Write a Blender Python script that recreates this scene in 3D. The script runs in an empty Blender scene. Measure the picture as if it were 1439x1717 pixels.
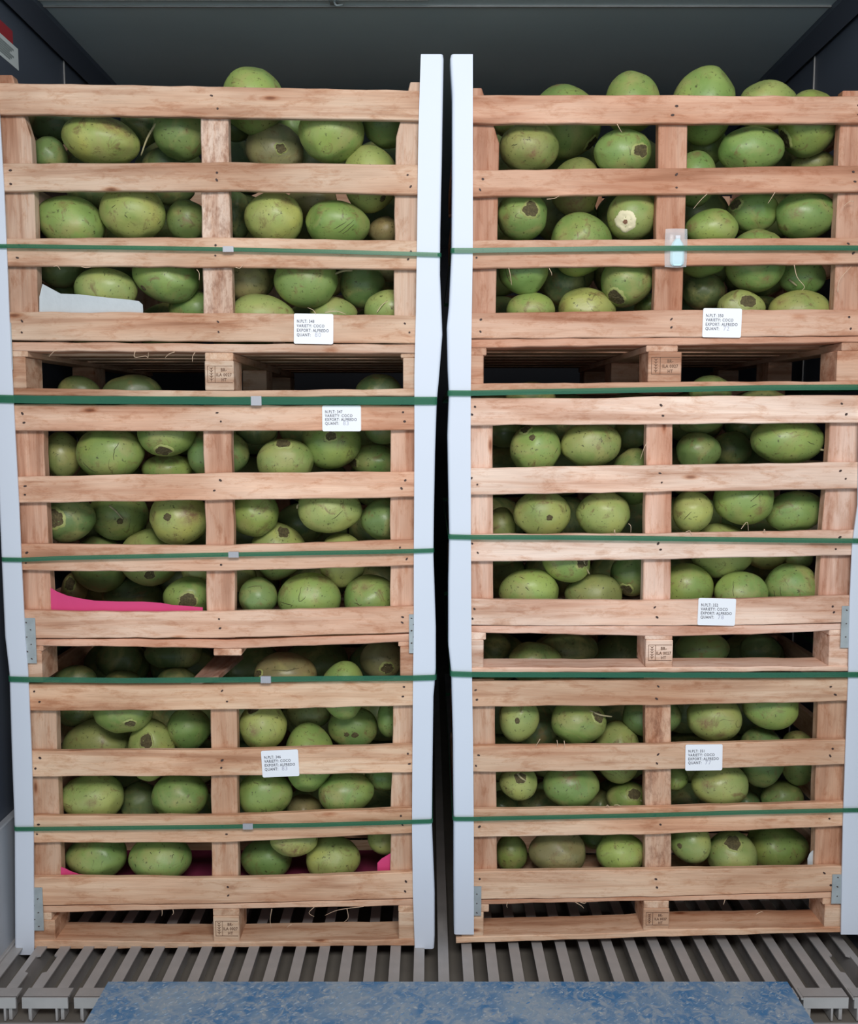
import bpy, bmesh, math, random
from mathutils import Vector, noise

# ------------------------------------------------------------------ camera, sky, lamps, exposure
scn = bpy.context.scene
COL = scn.collection
CAM_X, CAM_Y, CAM_Z = 0.0, -2.392, 1.3856
PITCH = 5.6
cam_d = bpy.data.cameras.new('camera')
cam = bpy.data.objects.new('camera', cam_d)
COL.objects.link(cam)
cam.location = (CAM_X, CAM_Y, CAM_Z)
cam.rotation_euler = (math.radians(90 - PITCH), 0, 0)
cam_d.sensor_fit = 'VERTICAL'
cam_d.sensor_height = 24.0
cam_d.lens = 24.0 * 1600.0 / 1717.0
cam_d.clip_start = 0.05
scn.camera = cam

world = bpy.data.worlds.new('daylight')
scn.world = world
world.use_nodes = True
wn, wl = world.node_tree.nodes, world.node_tree.links
wn.clear()
w_out = wn.new('ShaderNodeOutputWorld')
w_bg = wn.new('ShaderNodeBackground')
w_tc = wn.new('ShaderNodeTexCoord')
w_sep = wn.new('ShaderNodeSeparateXYZ')
w_ramp = wn.new('ShaderNodeValToRGB')
w_ramp.color_ramp.elements[0].position = 0.0
w_ramp.color_ramp.elements[0].color = (0.14, 0.145, 0.15, 1)
for pos, c in ((0.25, (0.50, 0.58, 0.64, 1)), (0.43, (2.35, 2.85, 3.1, 1))):
    w_ramp.color_ramp.elements.new(pos).color = c
w_ramp.color_ramp.elements[3].position = 0.62
w_ramp.color_ramp.elements[3].color = (0.58, 0.65, 0.78, 1)
w_map = wn.new('ShaderNodeMapRange')
w_map.inputs[1].default_value = -1
w_map.inputs[2].default_value = 1
wl.new(w_tc.outputs['Generated'], w_sep.inputs[0])
wl.new(w_sep.outputs['Z'], w_map.inputs[0])
wl.new(w_map.outputs[0], w_ramp.inputs[0])
wl.new(w_ramp.outputs[0], w_bg.inputs[0])
w_bg.inputs[1].default_value = 0.43
wl.new(w_bg.outputs[0], w_out.inputs[0])

def area_lamp(name, loc, target, size, power, color):
    d = bpy.data.lights.new(name, 'AREA')
    d.shape = 'RECTANGLE'
    d.size, d.size_y = size
    d.energy = power
    d.color = color
    o = bpy.data.objects.new(name, d)
    COL.objects.link(o)
    o.location = loc
    o.rotation_euler = (Vector(target) - Vector(loc)).to_track_quat('-Z', 'Y').to_euler()
    return o
area_lamp('dock_lamp', (0.28, -2.9, 2.75), (0.2, 0, 0.95), (1.5, 0.7), 80, (1.0, 0.97, 0.95))

scn.view_settings.view_transform = 'Standard'
scn.view_settings.look = 'None'
scn.view_settings.gamma = 1
scn.view_settings.exposure = 0.0
scn.view_settings.use_curve_mapping = False

random.seed(7)
RND = random.Random(11)

# ------------------------------------------------------------------ helpers
def link(o, parent=None):
    COL.objects.link(o)
    if parent is not None:
        o.parent = parent
    return o

def tag(o, label=None, cat=None, group=None, kind=None):
    if label: o['label'] = label
    if cat: o['category'] = cat
    if group: o['group'] = group
    if kind: o['kind'] = kind
    return o

def empty(name, loc=(0, 0, 0)):
    o = bpy.data.objects.new(name, None)
    o.empty_display_size = 0.05
    o.location = loc
    return link(o)

def mesh_obj(name, verts, faces, mats, parent=None, smooth=False, mat_idx=None, color=None, origin=None):
    if origin is None:
        xs = [v[0] for v in verts]; ys = [v[1] for v in verts]; zs = [v[2] for v in verts]
        origin = ((min(xs)+max(xs))/2, (min(ys)+max(ys))/2, (min(zs)+max(zs))/2)
    me = bpy.data.meshes.new(name)
    me.from_pydata([(v[0]-origin[0], v[1]-origin[1], v[2]-origin[2]) for v in verts], [], faces)
    if not isinstance(mats, (list, tuple)): mats = [mats]
    for m in mats: me.materials.append(m)
    if mat_idx:
        me.polygons.foreach_set('material_index', mat_idx)
    if smooth:
        me.polygons.foreach_set('use_smooth', [True]*len(me.polygons))
    bm = bmesh.new(); bm.from_mesh(me)
    bmesh.ops.recalc_face_normals(bm, faces=bm.faces)
    bm.to_mesh(me); bm.free()
    o = bpy.data.objects.new(name, me)
    p = Vector((0, 0, 0))
    if parent is not None:
        q = parent
        while q is not None:
            p += q.location; q = q.parent
    o.location = Vector(origin) - p
    if color: o.color = (*color, 1)
    return link(o, parent)

def box_geo(x0, x1, y0, y1, z0, z1, V=None, Fc=None):
    V = [] if V is None else V; Fc = [] if Fc is None else Fc
    b = len(V)
    V += [(x0,y0,z0),(x1,y0,z0),(x1,y1,z0),(x0,y1,z0),(x0,y0,z1),(x1,y0,z1),(x1,y1,z1),(x0,y1,z1)]
    Fc += [tuple(b+i for i in f) for f in ((0,3,2,1),(4,5,6,7),(0,1,5,4),(1,2,6,5),(2,3,7,6),(3,0,4,7))]
    return V, Fc

def box(name, x0, x1, y0, y1, z0, z1, mat, parent=None, color=None, bev=0.0015):
    V, Fc = box_geo(x0, x1, y0, y1, z0, z1)
    o = mesh_obj(name, V, Fc, mat, parent, color=color)
    if bev:
        bm = bmesh.new(); bm.from_mesh(o.data)
        bmesh.ops.bevel(bm, geom=list(bm.edges), offset=bev, segments=1, affect='EDGES')
        bm.to_mesh(o.data); bm.free()
    return o

def lerp(a, b, t): return a + (b - a) * t

def plank(name, secs, y0, depth, mat, parent, color=None, rough=0.0012, step=0.045, ch=0.0022, seed=0):
    """solid timber whose front face runs through secs [((x,z) edge A, (x,z) edge B), ...], front plane y0, thickness depth"""
    rr = random.Random(seed)
    pts = []
    for i in range(len(secs) - 1):
        (a0, b0), (a1, b1) = secs[i], secs[i+1]
        n = max(1, int(math.hypot(a1[0]-a0[0], a1[1]-a0[1]) / step))
        for k in range(n):
            t = k / n
            pts.append(((lerp(a0[0],a1[0],t), lerp(a0[1],a1[1],t)), (lerp(b0[0],b1[0],t), lerp(b0[1],b1[1],t))))
    pts.append(secs[-1])
    V, Fc = [], []
    for k, (a, b) in enumerate(pts):
        a, b = Vector(a), Vector(b)
        d = (b - a); L = d.length; d.normalize()
        if 0 < k < len(pts)-1:
            a = a + d * rr.uniform(-rough, rough); b = b + d * rr.uniform(-rough, rough)
        ac, bc = a + d*ch, b - d*ch
        yy = y0 + rr.uniform(0, rough*0.5)
        ring = [(a.x, yy+ch, a.y), (ac.x, yy, ac.y), (bc.x, yy, bc.y), (b.x, yy+ch, b.y),
                (b.x, y0+depth-ch, b.y), (bc.x, y0+depth, bc.y), (ac.x, y0+depth, ac.y), (a.x, y0+depth-ch, a.y)]
        V += ring
    n = len(pts)
    for k in range(n-1):
        for j in range(8):
            Fc.append((k*8+j, k*8+(j+1) % 8, (k+1)*8+(j+1) % 8, (k+1)*8+j))
    Fc.append(tuple(range(7, -1, -1)))
    Fc.append(tuple((n-1)*8+j for j in range(8)))
    return mesh_obj(name, V, Fc, mat, parent, color=color)

def tube_geo(pts, radii, V, Fc, seg=6):
    b = len(V); n = len(pts)
    for i, p in enumerate(pts):
        p = Vector(p)
        t = (Vector(pts[min(i+1, n-1)]) - Vector(pts[max(i-1, 0)])).normalized()
        u = t.cross(Vector((0.13, 0.97, 0.21))).normalized()
        w = t.cross(u)
        for s in range(seg):
            a = 2*math.pi*s/seg
            V.append(tuple(p + (u*math.cos(a) + w*math.sin(a))*radii[i]))
    for i in range(n-1):
        for s in range(seg):
            Fc.append((b+i*seg+s, b+i*seg+(s+1) % seg, b+(i+1)*seg+(s+1) % seg, b+(i+1)*seg+s))
    Fc.append(tuple(b+s for s in range(seg-1, -1, -1)))
    Fc.append(tuple(b+(n-1)*seg+s for s in range(seg)))

def smooth_pts(pts, n=5):
    P = [Vector(p) for p in pts]
    if len(P) < 3: return [P[0].lerp(P[-1], i/n) for i in range(n+1)]
    Q = [P[0]] + P + [P[-1]]
    out = []
    for i in range(1, len(Q)-2):
        for k in range(n):
            t = k/n
            a, b, c, d = Q[i-1], Q[i], Q[i+1], Q[i+2]
            out.append(0.5*((2*b) + (-a+c)*t + (2*a-5*b+4*c-d)*t*t + (-a+3*b-3*c+d)*t**3))
    out.append(P[-1])
    return out

# ------------------------------------------------------------------ materials
def new_mat(name):
    m = bpy.data.materials.new(name); m.use_nodes = True
    nt = m.node_tree
    return m, nt.nodes, nt.links, nt.nodes['Principled BSDF']

def simple(name, col, rough=0.6, metal=0.0, spec=0.5, bump=0, bscale=40, var=0.0, vscale=8):
    m, n, l, b = new_mat(name)
    b.inputs['Base Color'].default_value = (*col, 1)
    b.inputs['Roughness'].default_value = rough
    b.inputs['Metallic'].default_value = metal
    b.inputs['Specular IOR Level'].default_value = spec
    tc = n.new('ShaderNodeTexCoord')
    if var:
        nz = n.new('ShaderNodeTexNoise'); nz.inputs['Scale'].default_value = vscale; nz.inputs['Detail'].default_value = 6
        l.new(tc.outputs['Object'], nz.inputs['Vector'])
        mx = n.new('ShaderNodeMix'); mx.data_type = 'RGBA'
        mx.inputs[6].default_value = (*[c*(1-var) for c in col], 1)
        mx.inputs[7].default_value = (*[min(1, c*(1+var)) for c in col], 1)
        l.new(nz.outputs['Fac'], mx.inputs[0]); l.new(mx.outputs[2], b.inputs['Base Color'])
    if bump:
        nz = n.new('ShaderNodeTexNoise'); nz.inputs['Scale'].default_value = bscale; nz.inputs['Detail'].default_value = 4
        l.new(tc.outputs['Object'], nz.inputs['Vector'])
        bp = n.new('ShaderNodeBump'); bp.inputs['Strength'].default_value = bump; bp.inputs['Distance'].default_value = 0.004
        l.new(nz.outputs['Fac'], bp.inputs['Height']); l.new(bp.outputs[0], b.inputs['Normal'])
    return m

def ramp(n, stops):
    r = n.new('ShaderNodeValToRGB')
    e = r.color_ramp.elements
    e[0].position, e[0].color = stops[0][0], (*stops[0][1], 1)
    e[1].position, e[1].color = stops[-1][0], (*stops[-1][1], 1)
    for p, c in stops[1:-1]:
        k = e.new(p); k.color = (*c, 1)
    return r

def g3(v): return (v, v, v)

def wood_material(name, axis, dirt=0.0):
    """sawn pallet timber, grain along the given local axis; the board's own tint comes from its object colour"""
    m, n, l, b = new_mat(name)
    tc = n.new('ShaderNodeTexCoord'); oi = n.new('ShaderNodeObjectInfo')
    off = n.new('ShaderNodeVectorMath'); off.operation = 'SCALE'
    cx = n.new('ShaderNodeCombineXYZ')
    for i in range(3): l.new(oi.outputs['Random'], cx.inputs[i])
    l.new(cx.outputs[0], off.inputs[0]); off.inputs['Scale'].default_value = 37.0
    add = n.new('ShaderNodeVectorMath'); l.new(tc.outputs['Object'], add.inputs[0]); l.new(off.outputs[0], add.inputs[1])
    def mapped(lng, crs):
        mp = n.new('ShaderNodeMapping')
        s = [crs, crs, crs]; s[axis] = lng
        mp.inputs['Scale'].default_value = s
        l.new(add.outputs[0], mp.inputs['Vector'])
        return mp
    # broad wavy growth bands
    warp = n.new('ShaderNodeTexNoise'); warp.inputs['Scale'].default_value = 1; warp.inputs['Detail'].default_value = 3
    l.new(mapped(2.6, 9).outputs[0], warp.inputs['Vector'])
    bands = n.new('ShaderNodeTexNoise'); bands.inputs['Scale'].default_value = 1; bands.inputs['Detail'].default_value = 5
    bands.inputs['Distortion'].default_value = 0.6
    l.new(mapped(1.6, 28).outputs[0], bands.inputs['Vector'])
    fine = n.new('ShaderNodeTexNoise'); fine.inputs['Scale'].default_value = 1; fine.inputs['Detail'].default_value = 4
    l.new(mapped(14, 420).outputs[0], fine.inputs['Vector'])
    r1 = ramp(n, [(0.30, (0.58, 0.43, 0.35)), (0.42, (0.84, 0.73, 0.67)), (0.52, (1, 0.98, 0.96)), (0.64, (1, 1, 1)), (0.74, (0.80, 0.66, 0.58))])
    l.new(bands.outputs['Fac'], r1.inputs[0])
    r2 = ramp(n, [(0.33, (0.72, 0.58, 0.49)), (0.52, (0.97, 0.93, 0.90)), (0.62, (1.06, 1.05, 1.03))])
    l.new(warp.outputs['Fac'], r2.inputs[0])
    r3 = ramp(n, [(0.3, g3(0.86)), (0.62, g3(1.0))])
    l.new(fine.outputs['Fac'], r3.inputs[0])
    def mul(a, bb, f=1.0):
        mx = n.new('ShaderNodeMix'); mx.data_type = 'RGBA'; mx.blend_type = 'MULTIPLY'; mx.inputs[0].default_value = f
        l.new(a, mx.inputs[6]); l.new(bb, mx.inputs[7]); return mx.outputs[2]
    c = mul(oi.outputs['Color'], r1.outputs[0], 0.85)
    c = mul(c, r2.outputs[0], 0.8)
    c = mul(c, r3.outputs[0], 0.8)
    # knots
    vo = n.new('ShaderNodeTexVoronoi'); vo.inputs['Scale'].default_value = 1; vo.inputs['Randomness'].default_value = 1
    l.new(mapped(4.5, 15).outputs[0], vo.inputs['Vector'])
    rk = ramp(n, [(0.0, (0.22, 0.12, 0.08)), (0.045, (0.45, 0.27, 0.19)), (0.075, (0.82, 0.66, 0.56)), (0.13, (1, 1, 1))])
    l.new(vo.outputs['Distance'], rk.inputs[0])
    c = mul(c, rk.outputs[0], 0.9)
    # reddish heartwood blush
    bl = n.new('ShaderNodeTexNoise'); bl.inputs['Scale'].default_value = 1; bl.inputs['Detail'].default_value = 2
    l.new(mapped(1.8, 7).outputs[0], bl.inputs['Vector'])
    rb = ramp(n, [(0.45, (1, 1, 1)), (0.75, (1.0, 0.80, 0.70))])
    l.new(bl.outputs['Fac'], rb.inputs[0]); c = mul(c, rb.outputs[0], 0.8)
    # stains and rough sawing specks
    sn = n.new('ShaderNodeTexNoise'); sn.inputs['Scale'].default_value = 1; sn.inputs['Detail'].default_value = 8; sn.inputs['Roughness'].default_value = 0.72; sn.inputs['Distortion'].default_value = 0.4
    l.new(mapped(14, 48).outputs[0], sn.inputs['Vector'])
    rs = ramp(n, [(0.50, (1, 1, 1)), (0.62, (0.80, 0.66, 0.57)), (0.72, (0.55, 0.38, 0.30))])
    l.new(sn.outputs['Fac'], rs.inputs[0]); c = mul(c, rs.outputs[0], 0.75)
    if dirt:
        dn = n.new('ShaderNodeTexNoise'); dn.inputs['Scale'].default_value = 1; dn.inputs['Detail'].default_value = 9; dn.inputs['Roughness'].default_value = 0.75
        l.new(mapped(26, 60).outputs[0], dn.inputs['Vector'])
        rd = ramp(n, [(0.46, (1, 1, 1)), (0.58, (0.62, 0.52, 0.48)), (0.68, (0.35, 0.27, 0.25))])
        l.new(dn.outputs['Fac'], rd.inputs[0]); c = mul(c, rd.outputs[0], dirt)
    l.new(c, b.inputs['Base Color'])
    b.inputs['Roughness'].default_value = 0.78
    b.inputs['Specular IOR Level'].default_value = 0.25
    bp = n.new('ShaderNodeBump'); bp.inputs['Strength'].default_value = 0.35; bp.inputs['Distance'].default_value = 0.002
    l.new(fine.outputs['Fac'], bp.inputs['Height']); l.new(bp.outputs[0], b.inputs['Normal'])
    return m

WOOD_X = wood_material('sawn_wood_lengthwise', 0)
WOOD_Y = wood_material('sawn_wood_deepwise', 1)
WOOD_Z = wood_material('sawn_wood_upright', 2)
WOOD_ZD = wood_material('sawn_wood_upright_mouldy', 2, 0.75)

def coconut_material():
    m, n, l, b = new_mat('green_husk')
    tc = n.new('ShaderNodeTexCoord'); oi = n.new('ShaderNodeObjectInfo')
    cx = n.new('ShaderNodeCombineXYZ')
    for i in range(3): l.new(oi.outputs['Random'], cx.inputs[i])
    off = n.new('ShaderNodeVectorMath'); off.operation = 'SCALE'; off.inputs['Scale'].default_value = 53.0
    l.new(cx.outputs[0], off.inputs[0])
    add = n.new('ShaderNodeVectorMath'); l.new(tc.outputs['Object'], add.inputs[0]); l.new(off.outputs[0], add.inputs[1])
    def nz(scale, det=3, rough=0.5, dist=0):
        t = n.new('ShaderNodeTexNoise'); t.inputs['Scale'].default_value = scale; t.inputs['Detail'].default_value = det
        t.inputs['Roughness'].default_value = rough; t.inputs['Distortion'].default_value = dist
        l.new(add.outputs[0], t.inputs['Vector']); return t.outputs['Fac']
    def mix(f, a, c2, blend='MIX'):
        mx = n.new('ShaderNodeMix'); mx.data_type = 'RGBA'; mx.blend_type = blend
        if isinstance(f, float): mx.inputs[0].default_value = f
        else: l.new(f, mx.inputs[0])
        for idx, v in ((6, a), (7, c2)):
            if isinstance(v, tuple): mx.inputs[idx].default_value = (*v, 1)
            else: l.new(v, mx.inputs[idx])
        return mx.outputs[2]
    r0 = ramp(n, [(0.32, (0.62, 0.78, 0.66)), (0.5, (1, 1, 1)), (0.68, (1.30, 1.16, 1.02))])
    l.new(nz(9, 3, 0.5, 0.4), r0.inputs[0])
    c = mix(0.8, oi.outputs['Color'], r0.outputs[0], 'MULTIPLY')
    r1 = ramp(n, [(0.50, g3(0)), (0.68, g3(0.7))])
    l.new(nz(11, 5, 0.6, 0.8), r1.inputs[0])
    c = mix(r1.outputs[0], c, (0.36, 0.33, 0.12))
    # brown scuffs
    r2 = ramp(n, [(0.555, g3(0)), (0.66, g3(0.8))])
    l.new(nz(22, 8, 0.74, 0.9), r2.inputs[0])
    c = mix(r2.outputs[0], c, (0.20, 0.135, 0.055))
    # fine dark freckles
    r3 = ramp(n, [(0.62, g3(0)), (0.70, g3(0.85))])
    l.new(nz(120, 3, 0.6), r3.inputs[0])
    c = mix(r3.outputs[0], c, (0.07, 0.07, 0.025))
    # short scratches and folds in the skin
    r5 = ramp(n, [(0.0, g3(0.75)), (0.012, g3(0.0))])
    mu = n.new('ShaderNodeTexNoise'); mu.inputs['Scale'].default_value = 8; mu.inputs['Detail'].default_value = 2; mu.inputs['Distortion'].default_value = 1.6
    l.new(add.outputs[0], mu.inputs['Vector'])
    sb = n.new('ShaderNodeMath'); sb.operation = 'SUBTRACT'; sb.inputs[1].default_value = 0.5; l.new(mu.outputs['Fac'], sb.inputs[0])
    ab = n.new('ShaderNodeMath'); ab.operation = 'ABSOLUTE'; l.new(sb.outputs[0], ab.inputs[0]); l.new(ab.outputs[0], r5.inputs[0])
    gate = ramp(n, [(0.58, g3(0)), (0.64, g3(1))]); l.new(nz(19, 3, 0.6), gate.inputs[0])
    mg = n.new('ShaderNodeMath'); mg.operation = 'MULTIPLY'; l.new(r5.outputs[0], mg.inputs[0]); l.new(gate.outputs[0], mg.inputs[1])
    c = mix(mg.outputs[0], c, (0.10, 0.085, 0.03))
    # stains recorded on the husk itself
    at = n.new('ShaderNodeAttribute'); at.attribute_name = 'stain'
    mt = n.new('ShaderNodeMath'); mt.operation = 'MULTIPLY'
    r4 = ramp(n, [(0.36, g3(0.15)), (0.60, g3(1.0))])
    l.new(nz(75, 6, 0.75), r4.inputs[0])
    l.new(at.outputs['Fac'], mt.inputs[0]); l.new(r4.outputs[0], mt.inputs[1])
    c = mix(mt.outputs[0], c, (0.22, 0.125, 0.06))
    l.new(c, b.inputs['Base Color'])
    rr = ramp(n, [(0.3, g3(0.30)), (0.7, g3(0.52))])
    l.new(nz(14, 4), rr.inputs[0]); l.new(rr.outputs[0], b.inputs['Roughness'])
    b.inputs['Specular IOR Level'].default_value = 0.42
    bp = n.new('ShaderNodeBump'); bp.inputs['Strength'].default_value = 0.25; bp.inputs['Distance'].default_value = 0.004
    l.new(nz(38, 5, 0.6), bp.inputs['Height']); l.new(bp.outputs[0], b.inputs['Normal'])
    return m
HUSK = coconut_material()
CRACK = simple('husk_crack_dark', (0.06, 0.05, 0.02), 0.8)
SCAR_RIM = simple('scar_rim_pale', (0.34, 0.37, 0.12), 0.6, var=0.35, vscale=60)
SCAR_MID = simple('scar_fibre_dark', (0.095, 0.075, 0.03), 0.85, bump=0.8, bscale=200, var=0.9, vscale=160)
CUT_RIM = simple('cut_husk_cream', (0.78, 0.70, 0.46), 0.7, var=0.15, vscale=70)
CUT_MID = simple('cut_husk_brown', (0.24, 0.12, 0.07), 0.85, bump=0.6, bscale=200, var=0.5, vscale=120)
TWIG = simple('dry_stem', (0.42, 0.36, 0.20), 0.8, var=0.4, vscale=90)
STRAW = simple('pale_wood_fibre', (0.72, 0.52, 0.36), 0.8)
NAIL = simple('rusty_nail', (0.055, 0.03, 0.025), 0.7)
WHITE_PROT = simple('white_corner_board', (0.67, 0.72, 0.81), 0.55, var=0.03, vscale=5, bump=0.05, bscale=15)
LABEL_W = simple('label_paper', (0.88, 0.89, 0.93), 0.5)
INK = simple('black_print', (0.10, 0.10, 0.12), 0.6)
PENCIL = simple('faint_handwriting', (0.52, 0.52, 0.60), 0.6)
STAMP = simple('burnt_stamp', (0.17, 0.09, 0.055), 0.8)
ZINC = simple('galvanised_steel', (0.42, 0.46, 0.47), 0.55, 0.35, var=0.35, vscale=30)
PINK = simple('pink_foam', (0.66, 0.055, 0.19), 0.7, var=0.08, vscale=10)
FOAM = simple('white_foam', (0.52, 0.56, 0.58), 0.75, var=0.10, vscale=30, bump=0.2, bscale=80)
ALU = simple('worn_aluminium', (0.40, 0.385, 0.375), 0.6, 0.25, var=0.28, vscale=12, bump=0.15, bscale=60)
GUTTER = simple('dirty_floor_pan', (0.15, 0.135, 0.115), 0.8, var=0.3, vscale=9)
LINER = simple('shade_toned_wall_liner', (0.065, 0.078, 0.105), 0.45, 0.0, 0.5, var=0.10, vscale=3)  # shade beside the stacks is put into this dark wall colour
CEIL = simple('grey_ceiling_liner', (0.72, 0.85, 0.89), 0.30, 0.0, 0.5, var=0.12, vscale=2.5)
KICK = simple('grey_kick_panel', (0.40, 0.42, 0.45), 0.5, 0.2, var=0.12, vscale=6)

def strap_material():
    m, n, l, b = new_mat('green_plastic_strap')
    b.inputs['Base Color'].default_value = (0.03, 0.17, 0.10, 1)
    b.inputs['Roughness'].default_value = 0.28
    tr = n.new('ShaderNodeBsdfTransparent'); tr.inputs[0].default_value = (0.62, 0.85, 0.62, 1)
    mx = n.new('ShaderNodeMixShader'); mx.inputs[0].default_value = 0.42
    out = n['Material Output']
    l.new(b.outputs[0], mx.inputs[1]); l.new(tr.outputs[0], mx.inputs[2]); l.new(mx.outputs[0], out.inputs['Surface'])
    return m
STRAP = strap_material()

def clear_material():
    m, n, l, b = new_mat('clear_plastic_film')
    b.inputs['Base Color'].default_value = (0.85, 0.87, 0.88, 1); b.inputs['Roughness'].default_value = 0.18
    tr = n.new('ShaderNodeBsdfTransparent')
    mx = n.new('ShaderNodeMixShader'); mx.inputs[0].default_value = 0.72
    out = n['Material Output']
    l.new(b.outputs[0], mx.inputs[1]); l.new(tr.outputs[0], mx.inputs[2]); l.new(mx.outputs[0], out.inputs['Surface'])
    return m
CLEAR = clear_material()
VIAL = simple('pale_blue_plastic', (0.55, 0.80, 0.86), 0.35)
CAP = simple('milky_cap', (0.75, 0.75, 0.82), 0.4)

def ramp_paint():
    m, n, l, b = new_mat('worn_blue_paint')
    tc = n.new('ShaderNodeTexCoord')
    def nz(scale, det, rough, dist=0):
        t = n.new('ShaderNodeTexNoise'); t.inputs['Scale'].default_value = scale; t.inputs['Detail'].default_value = det
        t.inputs['Roughness'].default_value = rough; t.inputs['Distortion'].default_value = dist
        l.new(tc.outputs['Object'], t.inputs['Vector']); return t.outputs['Fac']
    def mix(f, a, c2):
        mx = n.new('ShaderNodeMix'); mx.data_type = 'RGBA'
        l.new(f, mx.inputs[0])
        for idx, v in ((6, a), (7, c2)):
            if isinstance(v, tuple): mx.inputs[idx].default_value = (*v, 1)
            else: l.new(v, mx.inputs[idx])
        return mx.outputs[2]
    r0 = ramp(n, [(0.38, g3(0)), (0.62, g3(1))]); l.new(nz(7, 6, 0.6, 0.6), r0.inputs[0])
    c = mix(r0.outputs[0], (0.045, 0.17, 0.36), (0.22, 0.31, 0.41))
    r1 = ramp(n, [(0.46, g3(0)), (0.60, g3(0.9))]); l.new(nz(30, 7, 0.7, 1.2), r1.inputs[0])
    c = mix(r1.outputs[0], c, (0.30, 0.36, 0.42))
    r2 = ramp(n, [(0.60, g3(0)), (0.70, g3(0.8))]); l.new(nz(75, 4, 0.6, 0.5), r2.inputs[0])
    c = mix(r2.outputs[0], c, (0.50, 0.53, 0.52))
    l.new(c, b.inputs['Base Color'])
    b.inputs['Roughness'].default_value = 0.68
    bp = n.new('ShaderNodeBump'); bp.inputs['Strength'].default_value = 0.3; bp.inputs['Distance'].default_value = 0.003
    l.new(nz(60, 5, 0.6), bp.inputs['Height']); l.new(bp.outputs[0], b.inputs['Normal'])
    return m
BLUE = ramp_paint()
BLUE_WORN = simple('rubbed_tread_metal', (0.30, 0.37, 0.44), 0.45, 0.2, var=0.4, vscale=14)

# ------------------------------------------------------------------ the container (setting)
XL, XR, Y0, Y1 = -1.125, 1.172, -0.235, 4.2
def struct(o): o['kind'] = 'structure'; return o
FL = floor = struct(box('floor', XL, XR, -0.15, Y1, -0.075, -0.058, GUTTER, bev=0))
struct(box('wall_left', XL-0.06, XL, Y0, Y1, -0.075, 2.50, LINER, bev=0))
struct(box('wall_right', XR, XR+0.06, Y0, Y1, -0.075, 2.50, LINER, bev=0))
struct(box('wall_rear', XL, XR, Y1, Y1+0.06, -0.075, 2.60, simple('shade_toned_bulkhead', (0.035, 0.04, 0.055), 0.7), bev=0))  # near-black colour paints in the shade deep inside the container
struct(box('ceiling', XL-0.06, XR+0.06, Y0, Y1+0.06, 2.536, 2.60, CEIL, bev=0))
# angled cove between ceiling and side walls
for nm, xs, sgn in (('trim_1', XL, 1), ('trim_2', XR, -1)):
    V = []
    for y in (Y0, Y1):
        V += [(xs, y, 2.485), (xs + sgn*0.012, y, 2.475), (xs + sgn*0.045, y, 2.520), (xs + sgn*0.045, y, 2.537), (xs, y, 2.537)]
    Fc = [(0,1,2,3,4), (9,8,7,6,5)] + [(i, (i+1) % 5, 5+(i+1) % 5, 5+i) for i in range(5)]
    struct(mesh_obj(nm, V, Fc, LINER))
# ceiling panel joints and wall panel joints
struct(box('trim_3', XL+0.045, XR-0.045, 0.402, 0.410, 2.531, 2.537, ALU, bev=0.001))
struct(box('trim_4', XL+0.045, 0.0, 0.362, 0.368, 2.532, 2.537, ALU, bev=0.001))
struct(box('trim_5', XR-0.004, XR, 0.62, 0.626, 0.0, 2.48, ALU, bev=0.001))
struct(box('trim_6', XL, XL+0.004, 0.66, 0.666, 0.0, 2.48, ALU, bev=0.001))
# kick panel along the foot of the left and right wall
struct(box('baseboard_left', XL, XL+0.022, Y0, 2.6, -0.01, 0.335, KICK, bev=0.003))
struct(box('baseboard_right', XR-0.012, XR, Y0, 2.6, -0.01, 0.335, KICK, bev=0.003))
struct(box('trim_7', XL, XL+0.03, Y0, 2.6, -0.012, 0.008, ALU, bev=0.002))
# T-section floor rails
def rail(xc, i):
    w = 0.0135
    V, Fc = [], []
    ys = [-0.225, -0.12, -0.115, -0.045, -0.04, 2.7]
    nl = nr = 0.0
    if i in NOTCH_R: nr = 0.010
    if i in NOTCH_L: nl = 0.010
    for k, y in enumerate(ys):
        a = nl if k in (2, 3) else 0; c = nr if k in (2, 3) else 0
        V += [(xc-w+a, y, 0), (xc+w-c, y, 0), (xc+w-c, y, -0.004), (xc+0.0025, y, -0.006), (xc+0.0025, y, -0.058), (xc-0.0025, y, -0.058), (xc-0.0025, y, -0.006), (xc-w+a, y, -0.004)]
    for k in range(len(ys)-1):
        for j in range(8):
            Fc.append((k*8+j, k*8+(j+1) % 8, (k+1)*8+(j+1) % 8, (k+1)*8+j))
    Fc.append(tuple(range(7, -1, -1))); Fc.append(tuple((len(ys)-1)*8+j for j in range(8)))
    return mesh_obj('floor_rail', V, Fc, ALU, floor)
NOTCH_R, NOTCH_L = (-17, 16), (-16, 17)
for i in range(-18, 18):
    rail(0.0368 + 0.0622*i, i)
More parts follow.
